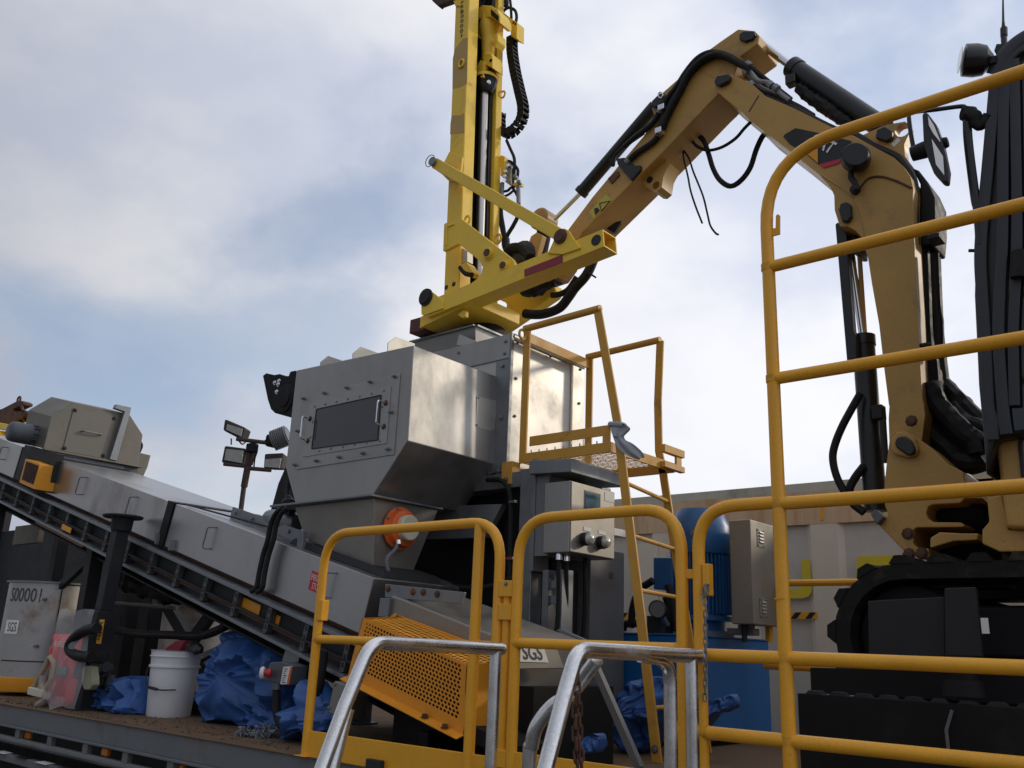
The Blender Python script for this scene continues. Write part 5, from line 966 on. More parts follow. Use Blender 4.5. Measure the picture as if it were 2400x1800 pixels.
# tracks
def track(y0, y1, label_y):
    xl, xrr, zc, r = -1.12, 1.05, 1.715, .272
    P = [(xl + r * math.cos(R_(90 + 180 * k / 12)), zc + r * math.sin(R_(90 + 180 * k / 12))) for k in range(13)] + [(xrr + r * math.cos(R_(-90 + 180 * k / 12)), zc + r * math.sin(R_(-90 + 180 * k / 12))) for k in range(13)]
    Q = [(xl + (r - .06) * math.cos(R_(90 + 180 * k / 12)), zc + (r - .06) * math.sin(R_(90 + 180 * k / 12))) for k in range(13)] + [(xrr + (r - .06) * math.cos(R_(-90 + 180 * k / 12)), zc + (r - .06) * math.sin(R_(-90 + 180 * k / 12))) for k in range(13)]
    s = MB(); n = len(P); s.add([(x, y0, z) for x, z in P] + [(x, y1, z) for x, z in P] + [(x, y0, z) for x, z in Q] + [(x, y1, z) for x, z in Q], [f for i in range(n) for j in [(i + 1) % n] for f in ((i, j, n + j, n + i), (2 * n + i, 3 * n + i, 3 * n + j, 2 * n + j), (i, 2 * n + i, 2 * n + j, j), (n + i, n + j, 3 * n + j, 3 * n + i))])
    tk = s.build('track', track_mat, ex)
    loop = P + [P[0]]; per = sum((Vector(loop[i + 1]) - Vector(loop[i])).length for i in range(n)); k = 44; d = 0; i = 0; acc = 0
    lug_ = MB().prism([(-.045, y0 - .004, 0), (.045, y0 - .004, 0), (.022, y0 - .004, .032), (-.022, y0 - .004, .032)], (0, y1 - y0 + .008, 0)).build('track_lug', track_mat, tk); me = lug_.data; ly = (y0 + y1) / 2; bpy.data.objects.remove(lug_)
    for j in range(k):
        tgt = per * j / k; a_ = 0
        for i in range(n):
            L_ = (Vector(loop[i + 1]) - Vector(loop[i])).length
            if a_ + L_ >= tgt: break
            a_ += L_
        p = Vector(loop[i]).lerp(Vector(loop[i + 1]), (tgt - a_) / L_); t = (Vector(loop[i + 1]) - Vector(loop[i])).normalized(); nrm = Vector((t.y, -t.x)); mid = Vector(((xl + xrr) / 2, zc))
        # outward normal
        cen = Vector((min(max(p.x, xl), xrr), zc)); out = (p - cen).normalized()
        o = place('track_lug', me, (p.x + out.x * .014, ly, p.y + out.y * .014), tk); o.rotation_euler = (0, math.atan2(out.x, out.y), 0)
    w_ = MB()._lathe(Vector((xl, y0 + .06, zc)), Vector((0, 1, 0)), [(0, .06), (.01, .19), (.03, .205), (y1 - y0 - .1, .205)], 24); w_.build('idler', darker, tk)
    MB()._lathe(Vector((xrr, y0 + .06, zc)), Vector((0, 1, 0)), [(0, .06), (.01, .19), (.03, .205), (y1 - y0 - .1, .205)], 24).build('sprocket', darker, tk)
    for q in range(5): MB()._lathe(Vector((-.7 + q * .36, y0 + .06, zc - .13)), Vector((0, 1, 0)), [(0, .03), (.01, .085), (y1 - y0 - .1, .085)], 18).build('roller', darker, tk)
    MB().box(xl + .1, xrr - .1, y0 + .08, y1 - .08, zc - .07, zc + .12).build('track_frame', darker, tk, .02)
track(3.62, 3.98, 0); track(4.75, 5.1, 0)
MB().box(-.6, .6, 3.9, 4.8, 1.66, 1.95).build('undercarriage', darker, ex, .02); MB()._lathe(Vector((.1, 4.3, 1.93)), Vector((0, 0, 1)), [(0, .42), (.13, .42), (.14, .4)], 30).build('slew_ring', darker, ex)

# ---------------------------------------------------------------- dark pedestal below the excavator
pd = thing('steel_pedestal', 'near black steel pedestal with serrated step edge under the excavator tracks', 'platform', (.2, 4.2, D))
MB().box(-1.30, 2.0, 3.36, 5.2, D + .001, 1.41).build('base', darker, pd, .004)
zs = PY(e5(230, 1010), 3.3).z
MB().box(-1.42, 2.0, 3.30, 3.36, D + .002, zs).build('front_plate', darker, pd, .003)
for k in range(22):
    x = -1.36 + k * .085; MB().prism([(x - .03, 3.302, zs), (x + .03, 3.302, zs), (x + .018, 3.302, zs + .012), (x - .018, 3.302, zs + .012)], (0, .05, 0)).build('grip_tooth', dark, pd)
ep(seq(e5, (860, 215), (1525, 180), (1530, 700), (870, 700)), 3.50, .03, 'shield_plate', dark, pd, .004); ep(seq(e5, (1522, 105), (1790, 95), (1850, 700), (1530, 700)), 3.47, .03, 'shield_plate', dark, pd, .004)
ep(seq(e5, (360, 790), (2212, 830), (2212, 1120), (370, 1010)), 3.52, .04, 'shield_plate', darker, pd, .004); ep(seq(e5, (1835, 362), (1900, 362), (1915, 498), (1850, 498)), 3.44, .003, 'paper_label', white, pd, 0)
MB()._lathe(PY(e5(1700, 1040), 3.36), Vector((0, 0, 1)), [(0, .07), (.05, .06), (.05, .045), (.13, .045)], 18).build('jack_foot', darker, pd); MB()._lathe(PY(e5(1695, 930), 3.36), Vector((0, 0, 1)), [(0, .042), (.035, .042)], 18).build('jack_collar', galv, pd)
MB().tube([PY(e5(1590, 1160), 3.285), PY(e5(1540, 1330), 3.285), PY(e5(1565, 1560), 3.285)], .006, 6).build('cable', grey_paint, pd)

# ================================================================ hydraulic power unit
pu = thing('hydraulic_power_unit', 'blue hydraulic power unit with vertical finned motor on a blue tank', 'power unit', (-2.85, 5.1, D))
UY = 4.66; ux0 = PY((1452, 1484), UY).x; ux1 = PY((1617, 1484), UY).x; uy1 = PX((1801, 1502), ux1).y; uz = PY((1540, 1484), UY).z
MB().box(ux0, ux1, UY, uy1, D + .03, uz - .01).build('tank', blue_tank, pu, .006)
MB().box(ux0 - .01, ux1 + .01, UY - .01, uy1 + .01, uz - .01, uz).build('tank_lid', blue_tank, pu, .002)
MB().box(ux0 + .03, ux1 - .03, UY + .05, uy1 - .05, D, D + .03).build('skid', darker, pu)
MYu = 5.12; mc = PY((1646, 1490), MYu); mc.z = uz; mk = FOC / ((mc - EYE).dot(Vector((ROT[0][2], ROT[1][2], ROT[2][2])))); rm = 73 / mk; mh = PY((1646, 1195), MYu).z - uz
mtr = MB()._lathe(mc, Vector((0, 0, 1)), [(0, rm), (.03, rm), (.03, rm * .72), (.09, rm * .72), (.09, rm * .95), (.12, rm * .95), (.12, rm * .80), (mh * .64, rm * .80)], 30).build('motor_body', blue_motor, pu)
MB()._lathe(mc, Vector((0, 0, 1)), [(mh * .63, rm * .98), (mh * .64, rm), (mh * .85, rm), (mh * .97, rm * .76), (mh * .995, rm * .7), (mh, rm * .1)], 32).build('fan_cowl', blue_motor, mtr)
MB()._lathe(mc, Vector((0, 0, 1)), [(.002, rm * 1.01), (.026, rm * 1.02)], 30).build('mounting_ring', galv, mtr)
for k in range(44):
    t = R_(360 / 44 * k); o_ = Vector((math.cos(t), math.sin(t), 0)); MB().bar(mc + o_ * rm * .87 + Vector((0, 0, .13)), mc + o_ * rm * .87 + Vector((0, 0, mh * .625)), .006, rm * .22, o_).build('cooling_fin', blue_motor, mtr)
tb = PY(z8(560, 900), 4.95); MB().prism([PY(p, 4.93) for p in seq(z8, (482, 760), (650, 760), (650, 1045), (482, 1035))], (0, .2, 0)).build('terminal_box', blue_motor, mtr, .008)
bolts(mtr, [PY(z8(828, 550), MYu - rm)], (0, -1, 0), .016, .008)
MB().prism([PY(p, 5.1) for p in seq(z8, (1190, 700), (1275, 695), (1290, 900), (1275, 940), (1290, 1060), (1290, 1260), (1200, 1250))], (0, .12, 0)).build('pump_block', blue_motor, mtr, .006)
MB().prism([PY(p, 5.08) for p in seq(z8, (950, 690), (1020, 690), (1020, 830), (1000, 860), (950, 860))], (0, .1, 0)).build('name_plate_boss', blue_motor, mtr, .006)
gc = PY(z8(528, 1212), 4.62); gg = MB()._lathe(gc, Vector((.35, -1, 0)), [(0, .052), (.025, .052), (.03, .046)], 22).build('pressure_gauge', blackp, pu); MB()._lathe(gc + Vector((.35, -1, 0)).normalized() * .028, Vector((.35, -1, 0)), [(0, .042), (.004, .042)], 20).build('gauge_glass', grey_paint, gg)
MB().box(PY(z8(440, 1300), 4.72).x, PY(z8(570, 1300), 4.72).x, 4.70, 4.84, uz, uz + .10).build('valve_block', dark, pu, .006); MB().cyl((gc.x, 4.72, uz + .05), (gc.x, 4.66, gc.z - .03), .014).build('gauge_stem', galv, pu)
for pts in (((290, 1370), (310, 1180), (370, 1040), (480, 960)), ((220, 1390), (240, 1340), (330, 1330), (420, 1380)), ((620, 1380), (640, 1200), (600, 1080)), ((680, 1390), (660, 1250), (640, 1100), (610, 1000))): MB().tube(spline([PY(p, 4.78) for p in seq(z8, *pts)], 6), .023, 10).build('hose', rubber, pu)
crumple([PY(p, 4.85) for p in seq(z8, (620, 1390), (640, 1250), (650, 1100))], [.055, .05, .045], darker, 'pump_fittings', pu, amp=.5, fr=22, n=12)
sb = thing('junction_box', 'stainless junction box with two louvred vents beside the blue motor', 'junction box', (-2.35, 5.1, 1.85))
jx = PY(z8(1320, 430), 4.98).x; j0 = PX(z8(1320, 430), jx); j1 = PX(z8(1318, 1335), jx); jf = PX(z8(1540, 800), jx)
jl = PY(z8(1135, 435), j0.y).x; MB().box(jl, jx, j0.y, jf.y + .03, j1.z, j0.z).build('body', steel_warm, sb, .006)
for zc_y in (595, 1198):
    c_ = PX(z8(1412 if zc_y < 1000 else 1435, zc_y), jx + .003); v_ = MB().box(jx + .001, jx + .004, c_.y - .045, c_.y + .045, c_.z - .055, c_.z + .055).build('vent_plate', steel, sb, .001)
    for k in range(4): MB().prism([(jx + .004, c_.y - .026, c_.z - .032 + k * .019), (jx + .004, c_.y + .026, c_.z - .032 + k * .019), (jx + .014, c_.y + .026, c_.z - .028 + k * .019), (jx + .014, c_.y - .026, c_.z - .028 + k * .019)], (-.004, 0, .009)).build('louvre', steel_mill, v_)
    bolts(sb, [(jx + .004, c_.y + a, c_.z + b) for a in (-.036, .036) for b in (-.046, .046)], (1, 0, 0), .004, .004)
MB().cyl((jx - .1, j0.y + .08, j1.z), (jx - .1, j0.y + .08, j1.z - .1), .016).build('cable_gland', dark, sb); MB().box(ux1 + .012, jx - .05, j0.y + .1, j0.y + .18, j1.z - .06, j1.z - .02).build('support_arm', grey_paint, sb, .004); MB().box(jx - .15, jx - .08, j0.y + .1, j0.y + .18, j1.z - .02, j1.z).build('support_pad', grey_paint, sb); MB().tube([(jx - .06, jf.y, j1.z), (jx - .06, jf.y, j1.z - .09)], .024, 10).build('yellow_spigot', rail_yellow, sb)

# ================================================================ left side of the deck
# grey drum with number
dr = thing('grey_drum', 'grey steel drum with number 00001, white sticker and yellow base band at the left', 'drum', (-7.4, 3.5, D))
dc_ = EYE + ray((102, 1500)) * (7.1 / FOC); dc_.z = D + .03; DR = .312
qf = dc_ - Vector((dc_.x, dc_.y, 0)).normalized() * DR; ztop = PY(z2(370, 62), qf.y).z
MB()._lathe(dc_, Vector((0, 0, 1)), [(.10, DR), (ztop - dc_.z, DR)], 40).build('shell', drum_mat, dr)
MB()._lathe(dc_, Vector((0, 0, 1)), [(0, DR), (.012, DR + .008), (.10, DR + .008), (.105, DR)], 40).build('base_band', guard_orange, dr)
MB()._lathe(dc_, Vector((0, 0, 1)), [(ztop - dc_.z - .004, DR + .02), (ztop - dc_.z + .008, DR + .02)], 40).build('rim', galv, dr)
def ondrum(p, e=0):
    d = ray(p); a = d.x ** 2 + d.y ** 2; ox_, oy_ = EYE.x - dc_.x, EYE.y - dc_.y; b_ = ox_ * d.x + oy_ * d.y; c_ = ox_ ** 2 + oy_ ** 2 - (DR + e) ** 2; disc = b_ * b_ - a * c_
    t = (-b_ - math.sqrt(max(disc, 0))) / a; return EYE + d * t
def drumtext(s, p00, p10, p01, m, e, **k):
    o = text(s, (0, 0, 0), (1, 0, 0), (0, 1, 0), m, None, k.get('name', 'lettering')); P00, P10, P01 = ondrum(p00, e), ondrum(p10, e), ondrum(p01, e)
    def ang(P): return math.atan2(P.y - dc_.y, P.x - dc_.x)
    a0, a1 = ang(P00), ang(P10); 
    if a1 < a0: a1 += 2 * math.pi
    sh = ang(P01) - a0
    for v in o.data.vertices:
        u, w = v.co.x + .5, v.co.y + .5; t = a0 + (a1 - a0) * u; v.co = Vector((dc_.x + (DR + e) * math.cos(t), dc_.y + (DR + e) * math.sin(t), P00.z + (P01.z - P00.z) * w)) - dc_
    o.location = dc_; o.parent = dr; o.location = dc_ - WP[dr.name]; WP[o.name] = dc_
    return o
def drumpatch(p00, p10, p01, m, e, name):
    P00, P10, P01 = ondrum(p00, e), ondrum(p10, e), ondrum(p01, e); a0 = math.atan2(P00.y - dc_.y, P00.x - dc_.x); a1 = math.atan2(P10.y - dc_.y, P10.x - dc_.x)
    if a1 < a0: a1 += 2 * math.pi
    s = MB(); n = 8
    for k in range(n + 1):
        t = a0 + (a1 - a0) * k / n; q_ = Vector((dc_.x + (DR + e) * math.cos(t), dc_.y + (DR + e) * math.sin(t), 0)); s.v += [q_ + Vector((0, 0, P00.z)), q_ + Vector((0, 0, P01.z))]
    s.f = [(2 * k, 2 * k + 2, 2 * k + 3, 2 * k + 1) for k in range(n)]; return s.build(name, m, dr)
qd = Zm(0, 1350, 200)
drumtext('S00001', qd(255, 655), qd(1040, 655), qd(270, 300), ink_grey, .003)
drumpatch(qd(110, 1490), qd(440, 1490), qd(165, 1135), white, .003, 'sticker'); drumtext('SGS', qd(180, 1435), qd(400, 1435), qd(210, 1190), ink_grey, .006)
drumpatch(z2(425, 730), z2(436, 730), z2(425, 85), black_ink, .002, 'door_seam'); drumpatch(z2(10, 733), z2(425, 735), z2(10, 722), black_ink, .002, 'door_seam')
for p in ((385, 200), (310, 605)):
    c_ = ondrum(z2(*p), .01); MB().bar(c_ + Vector((-.045, 0, 0)), c_ + Vector((.03, .0, 0)), .02, .018).build('door_latch', galv, dr, .003); MB().bar(c_ + Vector((-.07, -.02, 0)), c_ + Vector((-.02, -.015, 0)), .012, .016).build('latch_lever', cream, dr, .003)
# jack post
jb = PZ(z2(720, 1155), D); jp = thing('jack_post', 'black square jack post with round top plate in front of the conveyor', 'jack', (jb.x, jb.y, D))
jtop = PY(z1(1065, 1145), jb.y); jz = jtop.z; lean = Vector((jtop.x - jb.x, 0, 0))
def jpnt(z): return Vector((jb.x + lean.x * (z - D) / (jz - D), jb.y, z))
MB().bar(jpnt(D + .30), jpnt(jz - .62), .14, .14, (0, 1, 0)).build('outer_tube', dark, jp, .006); MB().bar(jpnt(jz - .62), jpnt(jz - .08), .088, .088, (0, 1, 0)).build('inner_tube', dark, jp, .005)
MB()._lathe(jpnt(jz), Vector((0, 0, 1)), [(-.10, .06), (-.09, .066), (-.02, .072), (-.012, .074), (-.012, .125), (0, .132), (.006, .125)], 30).build('top_plate', dark, jp)
MB().box(jb.x - .09, jb.x + .09, jb.y - .09, jb.y + .09, D, D + .012).build('foot_plate', dark, jp); MB().bar(jpnt(D + .01), jpnt(D + .3), .1, .1, (0, 1, 0)).build('lower_tube', dark, jp, .004)
lb = PY(z2(865, 480), jb.y - .085); MB().box(lb.x - .03, lb.x + .03, lb.y, lb.y + .004, lb.z - .075, lb.z + .075).build('caution_label', guard_orange, jp)
for k in range(6): MB().box(lb.x - .022, lb.x + .020 - .006 * (k % 3), lb.y - .002, lb.y, lb.z + .05 - k * .02, lb.z + .058 - k * .02).build('label_print', black_ink, jp)
for (px_, py_), r_, l_, ax_ in (((860, 720), .062, .09, (.3, -1, 0)), ((850, 830), .075, .14, (0, -1, .1)), ((930, 790), .035, .12, (1, -.6, 0)), ((900, 900), .05, .10, (.5, -1, 0)), ((800, 720), .03, .12, (-1, -.3, 0)), ((960, 860), .028, .10, (.2, -.2, -1))):
    MB()._lathe(PY(z2(px_, py_), jb.y + .04), Vector(ax_).normalized(), [(0, r_), (l_ * .7, r_), (l_ * .72, r_ * .75), (l_, r_ * .7)], 18).build('gear_head', dark, jp)
hd_ = MB().prism([PY(p, jb.y - .1) for p in seq(z2, (705, 800), (740, 775), (790, 780), (800, 940), (770, 985), (720, 985), (703, 930))], (0, .05, 0)).build('hand_crank', mat('tan_plastic', (.30, .29, .2), .6), jp, .01)
# crumpled sheeting
def tarpblob(name, label, outline, Y, thick, seed, grp, base=True, amp=.06, fq=4.2, m=None):
    pts = [PY(p, Y) for p in outline]; xs = [p.x for p in pts]; zs_ = [p.z for p in pts]; c = Vector((sum(xs) / len(xs), Y, sum(zs_) / len(zs_)))
    n = len(pts); s = MB(); M_ = 14; fine_ = []
    cl = spline(pts + [pts[0]], 9)[:-1]; n = len(cl); nr = 26
    rings = [(max(.02, math.sin(math.pi * k / nr)) ** .62, -math.cos(math.pi * k / nr)) for k in range(nr + 1)]
    for f, h in rings:
        for p in cl:
            v = c + (p - c) * f; v.y = Y + h * thick; q_ = v * fq + Vector((seed, seed, seed)); q_ += noise.noise_vector(q_ * .8) * .5
            rg = sum((1 - abs(noise.noise(q_ * s_)) * 2.4) * w_ for s_, w_ in ((1, .85), (2.1, .4), (4.5, .13), (9, .05)))
            k = amp * rg * (1 if abs(h) > .05 else .35)
            v.y -= k * (1 if h < .2 else -.5); v += noise.noise_vector(q_ * 1.6) * amp * .3 * (.3 if f > .97 else 1); v.z = max(v.z, D + .004); s.v.append(v)
    R = len(rings); s.f = [(i * n + k, i * n + (k + 1) % n, (i + 1) * n + (k + 1) % n, (i + 1) * n + k) for i in range(R - 1) for k in range(n)] + [tuple(range(n)), tuple(range((R - 1) * n, R * n))]
    return tag(s.build(name, m or tarp, None, smooth=48), label, 'tarpaulin', grp)
# fire hose bag
fx = PY(z2(590, 700), 2.88)
fb = thing('fire_blanket_bag', 'red FIRE sack inside a clear plastic bag beside the grey drum', 'plastic bag', (fx.x, 2.88, D))
def sheet(name, pts, Y, m, par, t=.06, amp=.012): 
    s = MB().prism([PY(p, Y) for p in pts], (0, t, 0)); return s.build(name, m, par, .015)
rsk = tarpblob('red_sack', 'x', seq(z2, (485, 500), (600, 500), (725, 505), (738, 700), (705, 900), (660, 1105), (560, 1130), (465, 1125), (450, 1000), (462, 800), (472, 650)), 2.93, .055, 31.0, None, amp=.015, fq=8, m=red_ext)
for k_ in ('label', 'category'): del rsk[k_]
WP_ = rsk.location.copy(); rsk.parent = fb; rsk.location = WP_ - WP[fb.name]
text('FIRE', PY(z2(468, 612), 2.845), PY(z2(556, 614), 2.845), PY(z2(480, 562), 2.845), white, fb)
fsh = mat('green_white_label', (.20, .32, .24), .5, var=.4, scale=40); sheet('label', seq(z2, (475, 785), (575, 785), (565, 860), (480, 860)), 2.853, fsh, fb, .003)
s = MB(); N_ = 14
prof = [seq(z2, (530, 300), (800, 300)), seq(z2, (490, 400), (795, 340)), seq(z2, (470, 500), (775, 460)), seq(z2, (450, 700), (740, 700)), seq(z2, (430, 900), (720, 900)), seq(z2, (400, 1050), (680, 1050)), seq(z2, (410, 1135), (640, 1140))]
for a_, b_ in prof:
    for k in range(N_):
        t = k / (N_ - 1); p_ = PY((a_[0] + (b_[0] - a_[0]) * t, a_[1] + (b_[1] - a_[1]) * t), 2.825); p_.y -= .05 * math.sin(t * math.pi) + .03 * noise.noise(p_ * 14); p_.z += .02 * noise.noise(p_ * 9); s.v.append(p_)
s.f = [(i * N_ + k, i * N_ + k + 1, (i + 1) * N_ + k + 1, (i + 1) * N_ + k) for i in range(len(prof) - 1) for k in range(N_ - 1)]
s.build('clear_bag', clear_bag, fb, smooth=20)
hz_ = thing('black_hose', 'black ribbed hose bent in a loop in front of the red bag', 'hose', (fx.x + .1, 2.8, D + .3))
MB().tube(spline([PY(p, 2.80) for p in seq(z2, (840, 450), (740, 470), (660, 520), (605, 590), (610, 650), (680, 690), (790, 700))], 8), .033, 12).build('hose_body', rubber, hz_); 
MB().tube(spline([PY(p, 3.35) for p in seq(z2, (950, 460), (1200, 500), (1500, 510), (1700, 520), (1830, 490), (1960, 430))], 8), .028, 10).build('hose_tail', rubber, hz_)
bb = tag(MB().tube(fillet([PY(p, 2.80) for p in seq(z2, (270, 1000), (390, 780), (430, 690), (470, 760), (450, 880), (380, 1010))], .06, 6), .017, 10).build('tan_bow_frame', mat('tan_plastic2', (.42, .34, .22), .55), None), 'tan plastic bow shaped frame leaning on the red bag', 'plastic frame')
MB().bar(PY(z2(262, 990), 2.79), PY(z2(385, 1020), 2.79), .04, .05).build('frame_foot', cream, bb, .006); MB().tube(spline([PY(p, 2.80) for p in seq(z2, (380, 860), (370, 950), (400, 1060), (330, 1120))], 5), .028, 10).build('frame_bag', mat('dusty_plastic', (.34, .29, .26), .5), bb)
# white bucket
bc0 = PZ(z2(1445, 1265), D); bu = thing('white_bucket', 'white plastic bucket with wire handle standing on the rusty deck', 'bucket', (bc0.x, bc0.y + .12, D))
bcn = PZ((394, 1679), D); bh = .395; 
bw = MB(); bw._lathe(bcn, Vector((0, 0, 1)), [(0, .125), (.01, .132), (bh * .74, .146), (bh * .74, .156), (bh * .77, .156), (bh * .775, .147), (bh * .9, .151), (bh * .9, .158), (bh * .915, .158), (bh * .92, .151), (bh * .985, .153), (bh, .160), (bh, .148), (bh * .99, .146), (.02, .12)], 40)
bw.build('shell', white_plastic, bu)
bl0 = bcn + Vector((-.10, -.115, bh * .88)); MB().tube(spline([bcn + Vector((-.125, -.085, bh * .87)), bcn + Vector((-.09, -.135, bh * .66)), bcn + Vector((.02, -.175, bh * .45)), bcn + Vector((.11, -.14, bh * .415)), bcn + Vector((.15, -.06, bh * .42))], 6), .004, 6).build('wire_handle', dark, bu)
MB().tube([bcn + Vector((.03, -.174, bh * .445)), bcn + Vector((.09, -.15, bh * .42))], .009, 8).build('handle_grip', dark, bu)
sc2 = tag(MB().prism([PY(p, bcn.y) for p in seq(z2, (1400, 640), (1470, 590), (1525, 552), (1600, 560), (1545, 650))], (0, .08, 0)).build('red_scoop', maroon, None, .008), 'dark red scoop sticking out of the white bucket', 'scoop')
gl = crumple([PY(p, bcn.y - .02) for p in seq(z2, (1620, 640), (1650, 610), (1700, 625), (1740, 650))], [.012, .03, .03, .015], blackp, 'black_glove', None, amp=.5, fr=25, n=12); tag(gl, 'small black glove lying on the rim of the white bucket', 'glove')
# blue tarpaulins
GT = 'blue tarpaulins on the deck'
tarpblob('blue_tarpaulin', 'small crumpled blue tarpaulin heap on the deck left of the bucket', seq(z2, (835, 1060), (860, 1000), (1000, 985), (1080, 930), (1150, 870), (1220, 865), (1300, 910), (1300, 1230), (1180, 1235), (1080, 1180), (980, 1170), (870, 1210)), 3.14, .12, 1.7, GT, amp=.075, fq=7)
tarpblob('blue_tarpaulin', 'large blue tarpaulin bundle under the conveyor right of the bucket', seq(z4, (50, 1000), (90, 910), (160, 830), (260, 780), (175, 740), (165, 660), (230, 560), (290, 480), (400, 500), (560, 600), (760, 680), (800, 900), (780, 1150), (770, 1320), (600, 1330), (400, 1290), (200, 1270), (130, 1270), (70, 1130)), 3.35, .18, 4.2, GT, amp=.09)
tarpblob('blue_tarpaulin', 'blue tarpaulin lying behind the first gate beside the large bundle', seq(z4, (700, 1400), (740, 1180), (860, 1000), (900, 900), (1100, 1150), (1080, 1290), (1040, 1350), (850, 1345), (760, 1410), (660, 1425)), 3.05, .10, 8.8, GT, amp=.07, fq=6)
tarpblob('blue_tarpaulin', 'blue tarpaulin draped behind the ladder foot by the blue tank', seq(z7, (1650, 1150), (1720, 1070), (1830, 920), (1960, 870), (2120, 900), (2180, 1100), (2100, 1300), (1960, 1480), (1840, 1560), (1760, 1420), (1690, 1290)), 4.28, .14, 12.1, GT, amp=.09, fq=6)
tarpblob('blue_tarpaulin', 'small blue tarpaulin scrap low behind the second gate', seq(z7, (1370, 1470), (1420, 1380), (1500, 1360), (1520, 1450), (1500, 1520), (1380, 1510)), 3.35, .03, 15.3, GT, amp=.04, fq=10)
tarpblob('blue_tarpaulin', 'blue tarpaulin end beside the second gate post at the right', [(1690, 1640), (1722, 1628), (1730, 1655), (1690, 1672), (1660, 1700), (1625, 1680), (1630, 1650)], 4.3, .035, 19.3, GT, amp=.04, fq=11)
# emergency stop box
eb = thing('emergency_stop_box', 'grey emergency stop box with red mushroom button under the conveyor', 'switch box', tuple(PY(z4(560, 940), 2.98)))
MB().prism([PY(p, 2.98) for p in seq(z4, (490, 745), (600, 742), (690, 775), (660, 945), (575, 935), (442, 905), (475, 780))], (0, .10, 0)).build('body', grey_motor, eb, .006)
MB().prism([PY(p, 2.976) for p in seq(z4, (605, 785), (682, 780), (650, 935), (578, 935))], (0, .003, 0)).build('label', white, eb); MB().prism([PY(p, 2.974) for p in seq(z4, (665, 785), (684, 782), (652, 937), (632, 936))], (0, .002, 0)).build('label_stripe', orange_vib, eb)
for k in range(7): a = lerp(PY(z4(612, 800), 2.974), PY(z4(590, 925), 2.974), k / 6.5); MB().box(a.x, a.x + .03 - .008 * (k % 3), a.y, a.y + .001, a.z - .003, a.z + .001).build('label_print', ink_grey, eb)
bt = PY(z4(500, 840), 2.96); bd_ = Vector((-.75, -.65, 0)).normalized(); MB()._lathe(bt, bd_, [(0, .022), (.02, .022), (.02, .016), (.035, .016)], 18).build('button_stem', red_sign, eb); MB()._lathe(bt + bd_ * .035, bd_, [(0, .030), (.012, .033), (.02, .028), (.022, .018)], 20).build('button', white, eb); MB()._lathe(bt + bd_ * .056, bd_, [(0, .019), (.003, .018)], 16).build('button_centre', red_sign, eb)
MB().prism([PY(p, 3.09) for p in seq(z4, (620, 640), (745, 690), (680, 930), (590, 745))], (0, .006, 0)).build('bracket', galv, eb, .002)
MB().tube(spline([PY(p, 2.99) for p in seq(z4, (548, 940), (545, 1080), (550, 1200), (590, 1290), (650, 1330), (720, 1330), (770, 1290), (850, 1150), (920, 950), (960, 650))], 8), .021, 10).build('flexible_conduit', rubber, eb); MB().cyl(PY(z4(550, 930), 2.99), PY(z4(548, 985), 2.99), .026).build('gland', grey_motor, eb)
tb_ = thing('beige_terminal_box', 'flat grey beige terminal box below the perforated guard', 'terminal box', tuple(PY(z4(1040, 1200), 2.98)))
MB().prism([PY(p, 2.95) for p in seq(z4, (1045, 905), (1200, 960), (1140, 1240), (985, 1180))], (0, .12, 0)).build('body', steel_warm, tb_, .006); MB().prism([PY(p, 2.94) for p in seq(z4, (1150, 900), (1200, 900), (1170, 1030), (1120, 1030))], (0, .05, 0)).build('cable_entry', rubber, tb_, .006)
bolts(tb_, [PY(p, 2.95) for p in seq(z4, (1052, 935), (1000, 1140))], (0, -1, 0), .008, .006)
# emergency stop sign on the conveyor cover
es = thing('emergency_stop_sign', 'small red EMERGENCY STOP sign on the conveyor cover', 'sign', tuple(PY(z4(860, 140), 3.09)))
sgn = [z3(845, 1612), (760, 1350 + -4), (757, 1352 + 42), z4(815, 112)]
sq_ = [PY(p, 3.096) for p in (z3(852, 1612), (764, 1350), (753, 1395), z4(818, 115))]
a_, b_, c_, d2 = sq_; MB().prism(sq_, (0, .003, 0)).build('plate', red_sign, es)
def sp(u, v): return lerp(lerp(d2, c_, u), lerp(a_, b_, u), v) + Vector((0, -.002, 0))
text('EMERGENCY', sp(.06, .55), sp(.96, .55), sp(.06, .88), white, es); text('STOP', sp(.24, .12), sp(.80, .12), sp(.24, .45), white, es)
# chain heap
ch2 = thing('chain_heap', 'small heap of grey chain lying on the deck in front of the tarpaulin', 'chain', tuple(PZ(z4(520, 1430), D)))
for k in range(150):
    u = random.random(); p_ = PZ(z4(240 + 430 * u + random.uniform(-20, 20), 1375 + 20 * u + random.uniform(-15, 18)), D + .002); p_.z += random.random() ** 2 * .05 * (1 if u > .4 else .3) + .005
    o = place('chain_link', LINK, p_, ch2); o.scale = (1.25,) * 3; o.rotation_euler = (random.uniform(0, 6), random.uniform(0, 6), random.uniform(0, 6))
# black cables over the covers
cb2 = thing('cable_pair', 'two black cables hanging over the conveyor cover beside the chute', 'cable', tuple(PY(z3(400, 1600), 3.05)))
for dx in (0, 48): MB().tube(spline([PY(z3(x + dx, y), 3.05) for x, y in ((600, 1070), (540, 1120), (495, 1220), (470, 1350), (430, 1480), (395, 1640), (375, 1760), (330, 1800 if dx else 1790))], 7), .015, 10).build('cable', rubber, cb2)
crumple([PY(p, 3.3) for p in seq(z3, (650, 830), (640, 960), (660, 1050), (640, 1130))], [.012, .015, .05, .04], dark, 'cable_gland', cb2, amp=.5, fr=22, n=10); crumple([PY(p, 3.35) for p in seq(z3, (480, 1160), (600, 1180), (730, 1200))], [.05, .07, .05], galv, 'bearing_block', cb2, amp=.1, fr=9, n=12)
